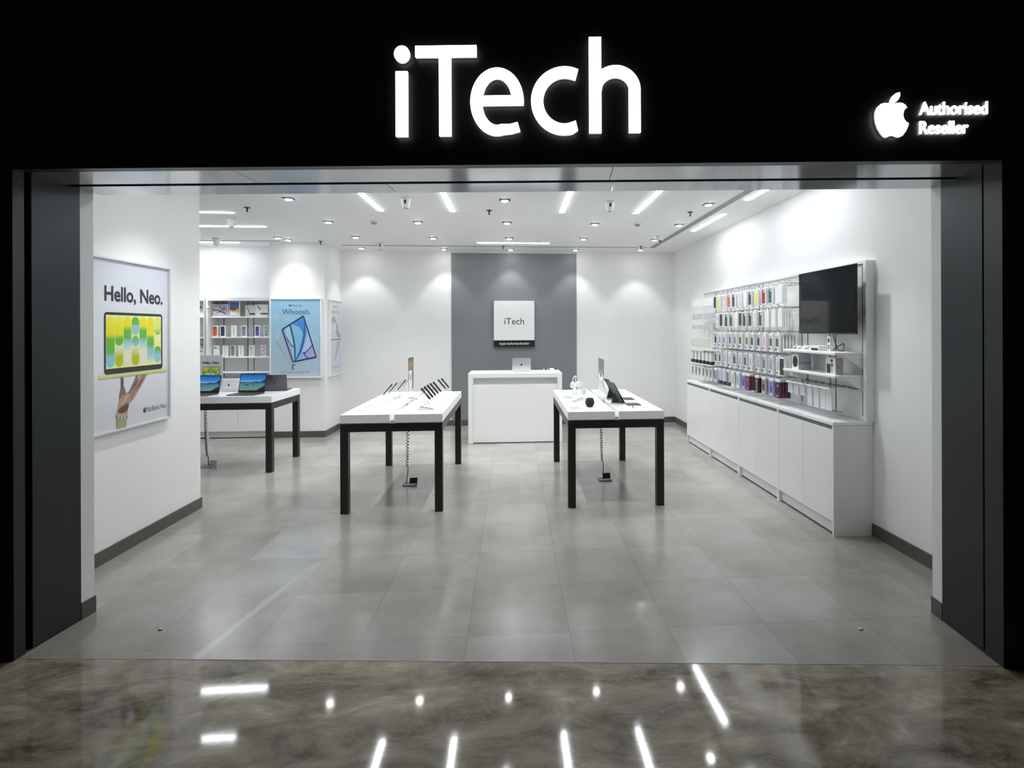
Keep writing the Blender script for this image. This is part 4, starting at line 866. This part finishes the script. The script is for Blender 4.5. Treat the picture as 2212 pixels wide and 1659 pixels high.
pack('plain', 'grey', 5.55, 2.262, 'wide pale grey box, near end of top hook row', G1, 2, w_=.15, d_=.028)
R2 = [(7.30, 'clear', CLR, 'clear cased', 2), (7.15, 'darkstrip', DARKC, 'narrow dark edged', 1), (6.97, 'case', DGRN, 'dark green cased', 2), (6.81, 'case', BRN, 'olive grey cased', 2), (6.66, 'plain', None, 'plain white', 2), (6.53, 'darkstrip', PLUM, 'dark plum edged', 1), (6.41, 'case', srgb(40, 76, 60), 'forest green cased', 2), (6.25, 'case', PLUM, 'plum cased', 2), (6.13, 'clear', srgb(218, 214, 224), 'pale lilac cased', 2), (5.98, 'case', srgb(82, 80, 68), 'brown cased', 2), (5.83, 'plain', None, 'plain white', 3), (5.68, 'plain', None, 'plain white', 4), (5.53, 'plain', None, 'plain white', 4)]
for i, (y, k_, c_, l_, n) in enumerate(R2): pack(k_, c_, y, 2.012, '%s box, %s from far end, second hook row' % (l_, ol(i)), G2, n)
NV, BL_, PU, GY, TL = srgb(40, 44, 72), srgb(120, 130, 190), srgb(96, 70, 110), srgb(120, 124, 130), srgb(60, 130, 140)
R3 = [(7.35, (srgb(40, 40, 44), srgb(26, 26, 30), NV), 'black windowed', 1), (7.20, (srgb(190, 196, 214), srgb(160, 170, 190), NV), 'pale blue windowed', 3), (7.04, (srgb(186, 192, 204), srgb(140, 148, 160), srgb(30, 32, 44)), 'grey blue windowed', 3), (6.85, (srgb(140, 144, 146), srgb(96, 104, 104), srgb(70, 72, 76)), 'grey cased', 3), (6.69, (srgb(170, 174, 196), srgb(132, 134, 190), srgb(90, 90, 110)), 'lavender cased', 2), (6.53, (srgb(200, 212, 214), srgb(70, 84, 84), srgb(40, 44, 50)), 'dark and clear cased', 3), (6.34, (srgb(222, 200, 170), srgb(150, 108, 60), srgb(90, 160, 180)), 'amber cased', 2), (6.20, (srgb(150, 152, 156), srgb(84, 84, 92), srgb(80, 80, 110)), 'charcoal cased', 2), (6.03, (srgb(130, 134, 136), srgb(60, 64, 66), TL), 'black cased, teal labelled', 3), (5.89, (srgb(228, 200, 214), srgb(214, 176, 196), srgb(170, 70, 90)), 'pink cased', 2), (5.73, (srgb(170, 174, 176), srgb(96, 98, 102), srgb(90, 92, 96)), 'ash grey cased', 3)]
for i, (y, c_, l_, n) in enumerate(R3): pack('window', c_, y, 1.752, '%s white box, %s from far end, third hook row' % (l_, ol(i)), G3, n, h_=.196)
pack('window', R3[-1][1], 5.59, 1.752, 'grey edged white box, near end of third hook row', G3, 6, h_=.196, x=2.817, pitch=.036)
R4 = [(7.35, (srgb(110, 112, 112), srgb(80, 82, 84), srgb(50, 50, 54)), 'dark grey cased', 1), (7.20, (srgb(150, 150, 150), srgb(96, 96, 98), srgb(60, 62, 66)), 'grey cased', 3), (7.03, (srgb(196, 204, 214), srgb(170, 184, 194), srgb(24, 26, 40)), 'icy windowed', 3), (6.86, (srgb(206, 210, 224), srgb(186, 190, 206), srgb(24, 26, 40)), 'pale windowed', 2), (6.71, (srgb(110, 108, 104), srgb(74, 70, 66), srgb(120, 120, 126)), 'brown grey cased', 3), (6.54, (srgb(190, 204, 206), srgb(166, 186, 188), srgb(60, 70, 90)), 'aqua grey cased', 3), (6.39, (srgb(150, 150, 160), srgb(92, 92, 110), srgb(60, 60, 96)), 'slate cased', 3), (6.24, (srgb(222, 222, 224), srgb(196, 196, 202), srgb(110, 110, 130)), 'off white cased', 4), (6.05, (srgb(140, 148, 150), srgb(176, 182, 184), srgb(70, 72, 90)), 'silver cased', 3), (5.90, (srgb(110, 112, 130), srgb(128, 126, 160), srgb(64, 66, 96)), 'violet cased', 3), (5.73, (srgb(160, 166, 176), srgb(150, 160, 180), srgb(76, 78, 100)), 'steel blue cased', 3), (5.57, (srgb(206, 210, 212), srgb(180, 186, 190), srgb(130, 132, 140)), 'light grey cased', 4)]
for i, (y, c_, l_, n) in enumerate(R4): pack('window', c_, y, 1.508, '%s white box, %s from far end, fourth hook row' % (l_, ol(i)), G4, n, h_=.202)
pack('darkstrip', DARKC, 5.487, 1.50, 'dark fronted pack at the near end of the fourth hook row', G4, 1, h_=.20)
R5 = [(7.32, 'header', (srgb(196, 200, 210), srgb(120, 124, 132)), 'pale grey', 2), (7.17, 'blister', (srgb(170, 190, 200), srgb(60, 56, 84)), 'aqua clear with violet base', 2), (7.03, 'blister', (srgb(190, 204, 214), srgb(50, 46, 74)), 'icy clear with violet base', 2), (6.89, 'blister', (srgb(120, 116, 150), srgb(60, 54, 80)), 'mauve clear with violet base', 1), (6.74, 'header', (srgb(222, 224, 222), srgb(176, 178, 180)), 'off white', 2), (6.58, 'header', (srgb(206, 222, 228), srgb(150, 176, 186)), 'pale aqua', 2), (6.41, 'header', (srgb(158, 162, 214), srgb(70, 76, 150)), 'lilac', 2), (6.29, 'header', (srgb(104, 54, 82), srgb(134, 72, 96)), 'wine red', 3), (6.05, 'header', (srgb(44, 44, 42), srgb(92, 92, 84)), 'black', 3), (5.88, 'header', (srgb(176, 176, 174), srgb(70, 70, 72)), 'silver grey', 3), (5.70, 'header', (srgb(168, 172, 220), srgb(82, 88, 158)), 'periwinkle', 2), (5.56, 'header', (srgb(96, 46, 74), srgb(60, 26, 40)), 'burgundy', 4)]
for i, (y, k_, c_, l_, n) in enumerate(R5): pack(k_, c_, y, 1.262, '%s pack, %s from far end, lowest hook row' % (l_, ol(i)), G5, n, h_=.205 if i < 6 else .20, x=2.80, pitch=.034)
for z_, R_ in ((2.268, R1), (2.018, R2), (1.758, R3), (1.514, R4), (1.266, R5)):
    for q in R_: hook(q[0], z_+.010)
    hook(5.55, z_+.010)
    bar(5.47, 7.45, z_)
for z_ in (1.527, 1.276): bar(5.50, 7.45, z_, 2.795, DWIRE, .003)
# far bay (small packs)
for i, y in enumerate((8.40, 8.29, 8.16, 8.02, 7.92, 7.82, 7.71, 7.60)):
    fe = ol(i)+' from the far corner'
    pack('smallbox', 1, y, 2.245, 'small white box on the top rail of the far bay, '+fe, G6, 1, x=2.86, w_=.075, h_=.115, d_=.05)
    pack('smallbox', 0, y, 2.035, 'small grey box on the second rail of the far bay, '+fe, G6, 1, x=2.86, w_=.07, h_=.09, d_=.04)
    pack('smallbox', 0, y, 1.865, 'tiny grey box on the third rail of the far bay, '+fe, G6, 1, x=2.86, w_=.085, h_=.07, d_=.04)
BEI = mat('beige_leather', (.50, .49, .42), .6)
for i in range(10):
    y = 8.40-.088*i
    t = thing('wallet_case', 'slim beige wallet leaning on the far bay tray, %s from the corner' % ol(i), 'wallet case', (2.86, y, 1.5005), 0, 'beige wallets leaning on the tray')
    M = Matrix.Translation((0, 0, .001)) @ Matrix.Rotation(-.22, 4, 'X'); MB().box(-.04, .04, -.006, .006, .003, .135, BEI, .002, M=M).build('cover', t, local=True)
    M = Matrix.Translation((0, -.003, .001)) @ Matrix.Rotation(-.22, 4, 'X'); MB().box(-.041, .036, -.0085, -.006, .01, .128, mat('ivory_inlay', (.66, .66, .60), .6), 0, M=M).build('inlay', t, local=True)
box1('tray', 2.80, BX, 7.50, 8.46, 1.478, 1.498, WPL, DW, .003); box1('tray_lip', 2.80, 2.806, 7.50, 8.46, 1.498, 1.515, WPL, DW)
box1('tray', 2.80, BX, 7.50, 8.46, 1.262, 1.276, WPL, DW, .003)
for i, y in enumerate((8.38, 8.22, 8.06, 7.90, 7.74, 7.60)):
    pack('blister', (srgb(222, 224, 230), srgb(36, 36, 40)), y, 1.459, 'clear pack with black base standing in the far bay, %s from the corner' % ol(i), G6, 1, x=2.84, w_=.10, h_=.177, d_=.05)
    pack('strap', 1, y, 1.235, 'white card with watch strap, far bay bottom rail, %s from corner' % ol(i), G6, 2, x=2.83, w_=.085, h_=.185, d_=.01, pitch=.05)
for z_ in (2.25, 2.04, 1.87, 1.24): bar(7.50, 8.44, z_)
for y in (8.38, 8.06, 7.74): hook(y, 1.240, .22)
# near bay: two shelves, lower rail with pouches, television
for z_, l_ in ((1.575, 'upper'), (1.375, 'lower')):
    box1('shelf', 2.785, BX, 4.52, 5.43, z_-.012, z_+.012, WPL, DW, .004)
    for y in (4.515, 5.425): MB().prism([(BX, z_-.012), (BX, z_-.14), (BX-.20, z_-.012)], Fr((0, y, 0), (1, 0, 0), (0, 0, 1)), -.002, .002, WPL).build('shelf_bracket', DW)
bar(4.55, 5.43, 1.262, BX-.02, DWIRE, .005)
for i, y in enumerate((5.36, 5.24, 5.12, 4.99, 4.88, 4.77, 4.68)):
    l_ = 'white pouch with white header on the near bay rail, %s from the purple packs' % ol(i)
    pack('cardpack', 0 if i < 4 else 1, y, 1.262, l_, 'white pouches on the near rail', 1, x=2.83, w_=.085, h_=.12 if i < 3 else .20, d_=.012)
    hook(y, 1.270, .22)
for y in (4.60, 4.545): hook(y, 1.266, .10)
hook(5.44, 2.268, .22); hook(5.36, 2.268, .22); hook(5.44, 2.018, .22)
pack('plain', 'wide', 5.43, 2.20, 'white box half hidden behind the television, upper', G1, 1, x=2.98, w_=.12, h_=.15, d_=.03)
pack('plain', 'wide', 5.43, 1.97, 'white box half hidden behind the television, lower', G2, 1, x=2.98, w_=.12, h_=.15, d_=.03)
# things on the shelves
def shelf_box(x0, x1, y0, y1, z0, z1, label, art):
    t = thing('boxed_speaker' if art == 1 else 'product_box', label, 'box', ((x0+x1)/2, (y0+y1)/2, z0)); MB().box(x0, x1, y0, y1, z0, z1, CARD, .0015).build('box', t)
    p = MB(); fr = WESTF(x0-.0004, y1, z0); W = y1-y0; H = z1-z0; f2 = FRONT(x0, y0-.0004, z0); D_ = x1-x0
    if art == 1: p.poly(ell(W/2, H*.52, W*.36, H*.38, 24), fr, .0004, PRINT, srgb(34, 34, 36)); p.rect(0, D_, 0, H, f2, 0, srgb(186, 188, 190)); p.text('mini', f2, D_/2, H*.35, H*.34, .0004, PRINT, srgb(70, 84, 120), width=D_*.85)
    if art == 2: p.poly(rr(W*.10, W*.50, H*.06, H*.62, .012), fr, .0004, PRINT, srgb(52, 54, 58)); p.poly(ell(W*.62, H*.82, W*.12, H*.10, 14), fr, .0004, PRINT, srgb(40, 40, 42)); p.rect(W*.56, W*.74, H*.45, H*.66, fr, .0004, srgb(70, 70, 74)); p.rect(W*.56, W*.70, H*.10, H*.40, fr, .0004, srgb(190, 192, 194)); p.rect(0, D_, 0, H, f2, 0, srgb(176, 168, 166)); p.poly(ell(D_*.3, H*.45, D_*.1, H*.12, 12), f2, .0004, PRINT, srgb(120, 116, 114))
    if art == 3: p.rect(W*.12, W*.9, H*.08, H*.52, fr, .0004, srgb(24, 24, 26))
    if art == 4: p.poly(ell(W*.5, H*.75, W*.35, H*.16, 14), fr, .0004, PRINT, srgb(26, 26, 28)); p.rect(W*.25, W*.75, H*.32, H*.42, fr, .0004, srgb(40, 40, 44)); p.rect(W*.25, W*.7, H*.15, H*.28, fr, .0004, srgb(60, 60, 64))
    p.build('print', t)
shelf_box(2.83, 2.96, 5.20, 5.33, 1.388, 1.536, 'small box with black ball picture and the word mini on the lower shelf', 1)
shelf_box(2.83, 2.90, 4.58, 4.73, 1.388, 1.536, 'white box with dark rounded picture, near end of the lower shelf', 2)
shelf_box(2.82, 2.95, 4.82, 4.97, 1.588, 1.636, 'low white box with black front on the upper shelf', 3)
shelf_box(2.90, 2.93, 4.78, 4.82, 1.588, 1.72, 'narrow upright white box with black oval, upper shelf beside the low box', 4)
for i in range(5):
    a = [(2.84+.05*random.random(), 5.36-.075*i+.03*random.random(), 1.600), (2.87, 5.33-.075*i, 1.609+.02*random.random()), (2.92+.04*random.random(), 5.34-.07*i, 1.604), (2.95, 5.38-.075*i, 1.600)]
    tag(MB().tube(a, .007, WPL, 6).build('coiled_cable'), 'loose white cable loop on the far end of the upper shelf', 'cable', 'white cables on the upper shelf')
tag(MB().tube([(3.02, 4.93, 1.76), (3.0, 4.88, 1.70), (2.99, 4.80, 1.60), (2.97, 4.76, 1.593), (2.95, 4.66, 1.593), (2.98, 4.69, 1.64), (3.0, 4.73, 1.66), (2.97, 4.77, 1.63), (2.96, 4.84, 1.594)], .004, BPL, 6).build('cable'), 'black cable trailing from the television onto the upper shelf', 'cable')
# television
t = thing('television', 'black wall television switched off, hung over the near end of the display wall', 'television', (2.93, 4.86, 2.05))
MB().box(2.905, 2.922, 4.405, 5.33, 1.747, 2.350, BPL, .003).build('housing', t)
MB().box(2.9035, 2.905, 4.412, 5.322, 1.760, 2.343, SCR).build('screen', t)
MB().box(2.922, 2.975, 4.50, 5.24, 1.80, 2.20, BPL, .01).build('rear_housing', t); MB().box(2.975, 3.044, 4.75, 4.98, 1.90, 2.10, BPL).build('wall_bracket', t)
# clear leaflet stand and papers on the worktop
for i, (x, y, a) in enumerate(((2.95, 7.0, .3), (2.93, 6.6, .2), (2.95, 6.2, .35), (2.94, 5.8, .25))):
    card_flat(x-.06, x+.06, y-.07, y+.07, 'clear flat price holder on the worktop, %s from the far end' % ol(i), srgb(216, 220, 222), z=.988, name='price_holder', grp='price holders on the worktop')
t = thing('leaflet_stand', 'clear leaflet stand on the worktop at the far end', 'stand', (2.86, 7.95, .988)); MB().box(2.80, 2.92, 7.86, 8.04, .988, .994, ACR).build('base', t); MB().box(2.90, 2.906, 7.86, 8.04, .994, 1.07, ACR).build('back', t)
MB().tube([(2.98, 4.80, 1.04), (2.92, 4.80, 1.04), (2.92, 4.71, 1.04), (2.98, 4.71, 1.04)], .003, DWIRE, 6).build('wire_holder', DW)

# ------------------------------------------------------------------ boxed phone shelves at the back left
SWt = thing('shelf_unit', 'white shelf unit of boxed phones and tablets left of the blue poster column', 'shelf unit', (-4.68, 9.7, .99))
def bay(x0, x1, shelves):
    box1('back_panel', x0, x1, 9.81, 9.848, .985, 2.35, mat('display_wall_panel', (.8, .8, .8)), SWt)
    f = MB(); f.box(x0-.02, x0+.015, 9.50, 9.81, .985, 2.35, LAM); f.build('upright', SWt); f = MB(); f.box(x1-.015, x1, 9.50, 9.81, .985, 2.35, LAM); f.build('upright', SWt)
    box1('top_panel', x0+.015, x1-.015, 9.50, 9.81, 2.30, 2.35, LAM, SWt)
    for z_ in shelves: box1('shelf', x0+.03, x1-.02, 9.55, 9.81, z_-.022, z_, LAM, SWt, .002)
bay(-5.115, -4.085, (2.035, 1.692, 1.355, 1.10)); bay(-6.25, -5.155, (2.035, 1.692, 1.355, 1.10))
for x in (-5.0, -4.60, -4.50): box1('slotted_rail', x-.006, x+.006, 9.805, 9.81, .99, 2.30, mat('slot_rail_dark', (.14, .15, .16)), SWt)
for k, (a, b) in enumerate(((-5.075, -4.07), (-6.08, -5.075))):
    t = thing('base_cabinet', 'white two door base cabinet under the boxed phone shelves, '+('right' if k == 0 else 'left')+' one', 'cabinet', ((a+b)/2, 9.6, 0), 0, 'white base cabinets at the back left')
    m = MB(); m.box(a, a+.02, 9.42, 9.848, 0, .955, LAM); m.box(b-.02, b, 9.42, 9.848, 0, .955, LAM); m.box(a+.02, b-.02, 9.45, 9.848, .12, .14, LAM); m.build('carcass', t)
    box1('plinth', a+.02, b-.02, 9.46, 9.475, .012, .12, LAM, t)
    for c_, d_ in ((a+.003, (a+b)/2-.002), ((a+b)/2+.002, b-.003)): box1('door', c_, d_, 9.40, 9.42, .118, .925, LAM, t, .0015)
tag(box1('worktop', -6.1, -4.065, 9.395, 9.848, .957, .985, LAMT, None, .002), 'short white worktop under the boxed phone shelves', 'worktop')
def shelf_phone(x, z, w_, h_, kind, col, label, name='phone_box', cat='boxed phone', y=9.60, d_=.03):
    t = thing(name, label, cat, (x, y, z), 0, 'boxed devices on the back left shelves'); MB().box(-w_/2, w_/2, 0, d_, 0, h_, CARD, .0015).build('box', t, local=True)
    p = MB(); fr = Fr((0, -.0005, 0), (1, 0, 0), (0, 0, 1))
    if kind == 'phone':
        p.poly(rr(-w_*.36, w_*.36, h_*.07, h_*.92, w_*.13), fr, 0, PRINT, col); p.poly(rr(-w_*.30, w_*.02, h_*.66, h_*.88, w_*.09), fr, .0004, PRINT, lerp(col, (0, 0, 0), .35)); p.poly(ell(-w_*.17, h_*.82, w_*.07, w_*.07, 12), fr, .0006, PRINT, (.01, .01, .012)); p.poly(ell(-w_*.17, h_*.72, w_*.07, w_*.07, 12), fr, .0006, PRINT, (.01, .01, .012))
    if kind == 'screen':
        p.poly(rr(-w_*.36, w_*.36, h_*.07, h_*.92, w_*.13), fr, 0, PRINT, srgb(70, 76, 80)); p.poly(rr(-w_*.32, w_*.32, h_*.09, h_*.90, w_*.11), fr, .0004, PRINT, col); p.poly(ell(0, h_*.5, w_*.22, h_*.26, 16), fr, .0006, PRINT, lerp(col, (1, 1, 1), .5)); p.poly(ell(0, h_*.5, w_*.12, h_*.16, 16), fr, .0008, PRINT, lerp(col, (0, 0, 0), .3))
    if kind == 'edge': p.poly(rr(-.004, .004, h_*.07, h_*.92, .0035), fr, 0, PRINT, col)
    if kind == 'mono':
        for a, b, c_ in ((-.34, -.18, .90), (-.14, .0, .82), (.04, .14, .76), (.18, .34, .76)): p.rect(w_*a, w_*b, h_*.70, h_*c_, fr, 0, srgb(110, 112, 114))
    if kind == 'branch':
        p.poly(rr(-w_*.45, w_*.45, h_*.08, h_*.92, .012), fr, 0, PRINT, srgb(50, 46, 60)); p.poly(rr(-w_*.42, w_*.42, h_*.12, h_*.88, .008), fr, .0004, PRINT, srgb(206, 194, 206))
        for P in ([(-.40, .50), (-.1, .45), (.38, .14), (.40, .20), (0, .52), (-.4, .56)], [(-.1, .86), (.05, .70), (.34, .18), (.38, .18), (.12, .72), (-.02, .86)], [(.18, .58), (.24, .86), (.29, .86), (.27, .68), (.4, .62), (.4, .57)], [(-.38, .24), (-.2, .30), (-.08, .40), (.1, .36), (.1, .32), (-.08, .34), (-.18, .24)]): p.poly([(a*w_, b*h_) for a, b in P], fr, .0008, PRINT, srgb(104, 84, 124))
    if kind == 'swirl':
        p.poly(rr(-w_*.44, w_*.44, h_*.04, h_*.97, .012), fr, 0, PRINT, srgb(70, 110, 150)); p.rect(-w_*.4, w_*.4, h_*.50, h_*.94, fr, .0004, srgb(60, 120, 190)); p.rect(-w_*.4, w_*.4, h_*.07, h_*.50, fr, .0004, srgb(218, 226, 230))
        p.poly([(-w_*.4, h_*.60), (0, h_*.68), (w_*.36, h_*.56), (w_*.1, h_*.40), (-w_*.2, h_*.40), (-w_*.4, h_*.46)], fr, .0008, PRINT, srgb(190, 60, 110)); p.poly([(-w_*.4, h_*.42), (0, h_*.36), (w_*.4, h_*.50), (w_*.4, h_*.24), (0, h_*.26), (-w_*.3, h_*.34)], fr, .0009, PRINT, srgb(220, 210, 60))
    if kind == 'keyboard':
        p.poly([(-w_*.36, h_*.84), (-w_*.26, h_*.80), (-w_*.06, h_*.36), (-w_*.10, h_*.30)] if w_ < .19 else [(-w_*.38, h_*.90), (-w_*.32, h_*.92), (-w_*.08, h_*.60), (-w_*.12, h_*.50)], fr, .0004, PRINT, srgb(84, 88, 88)); p.rect(-w_*.10, w_*.46, h_*.16, h_*.30, fr, .0004, srgb(90, 94, 94))
    p.build('print', t, local=True)
s2, s3, s4 = 2.036, 1.693, 1.356
shelf_phone(-4.955, s2, .255, .205, 'branch', None, 'tablet box with dark branching picture, left of the top shelf', 'tablet_box', 'boxed tablet')
shelf_phone(-4.725, s2, .175, .258, 'swirl', None, 'tablet box with blue, pink and yellow swirl on the top shelf', 'tablet_box', 'boxed tablet')
shelf_phone(-4.50, s2, .17, .20, 'keyboard', None, 'keyboard box showing angled keyboard, left of two on the top shelf', 'keyboard_box', 'boxed keyboard', y=9.68); shelf_phone(-4.275, s2, .21, .205, 'keyboard', None, 'wider keyboard box at the right of the top shelf', 'keyboard_box', 'boxed keyboard')
for x, w_, k_, c_, l_ in ((-5.04, .092, 'phone', srgb(206, 90, 44), 'orange'), (-4.915, .088, 'phone', srgb(58, 66, 80), 'dark blue grey'), (-4.735, .084, 'edge', srgb(80, 82, 84), 'thin dark edge'), (-4.57, .084, 'phone', srgb(120, 138, 160), 'steel blue'), (-4.35, .082, 'phone', srgb(84, 92, 160), 'indigo'), (-4.205, .078, 'screen', srgb(120, 160, 164), 'teal screen')):
    shelf_phone(x, s3, w_, .19, k_, c_, 'white phone box with %s picture on the second shelf' % l_)
for x, w_, k_, c_, l_ in ((-5.02, .094, 'mono', None, 'small dark print'), (-4.875, .09, 'edge', srgb(176, 178, 180), 'pale edge'), (-4.75, .084, 'phone', srgb(134, 140, 122), 'olive grey'), (-4.62, .084, 'edge', srgb(150, 152, 154), 'grey edge'), (-4.445, .088, 'phone', srgb(204, 198, 208), 'pale lilac'), (-4.255, .078, 'screen', srgb(190, 160, 172), 'rose screen')):
    shelf_phone(x, s4, w_, .19, k_, c_, 'white phone box with %s picture on the third shelf' % l_)
shelf_phone(-5.245, s2, .12, .20, 'mono', None, 'white tablet box in the left bay, top shelf beside the upright', 'tablet_box', 'boxed tablet'); shelf_phone(-5.245, s4+.13, .12, .175, 'branch', None, 'pink patterned box in the left bay above the third shelf', 'tablet_box', 'boxed tablet')
shelf_phone(-5.245, s4, .12, .12, 'mono', None, 'white box with black print in the left bay, third shelf')
t = thing('round_clip', 'small round white sensor clip on the shelf upright', 'sensor', (-5.098, 9.49, 2.19)); MB().lathe([(.022, 0), (.022, .008), (.015, .012)], (-5.098, 9.499, 2.19), WPL, 18, M=Matrix.Rotation(pi/2, 4, 'X')).build('disc', t)
# scraps on the floor
for x, y, l in ((-2.12, 3.43, 'left'), (2.06, 3.09, 'right')):
    tag(MB().lathe([(.004, 0), (.014, .002), (.016, .005), (.006, .009)], (x, y, 0), WPL, 9, sy=.55).build('paper_scrap'), 'tiny white scrap lying on the tiles near the %s of the threshold' % l, 'scrap')
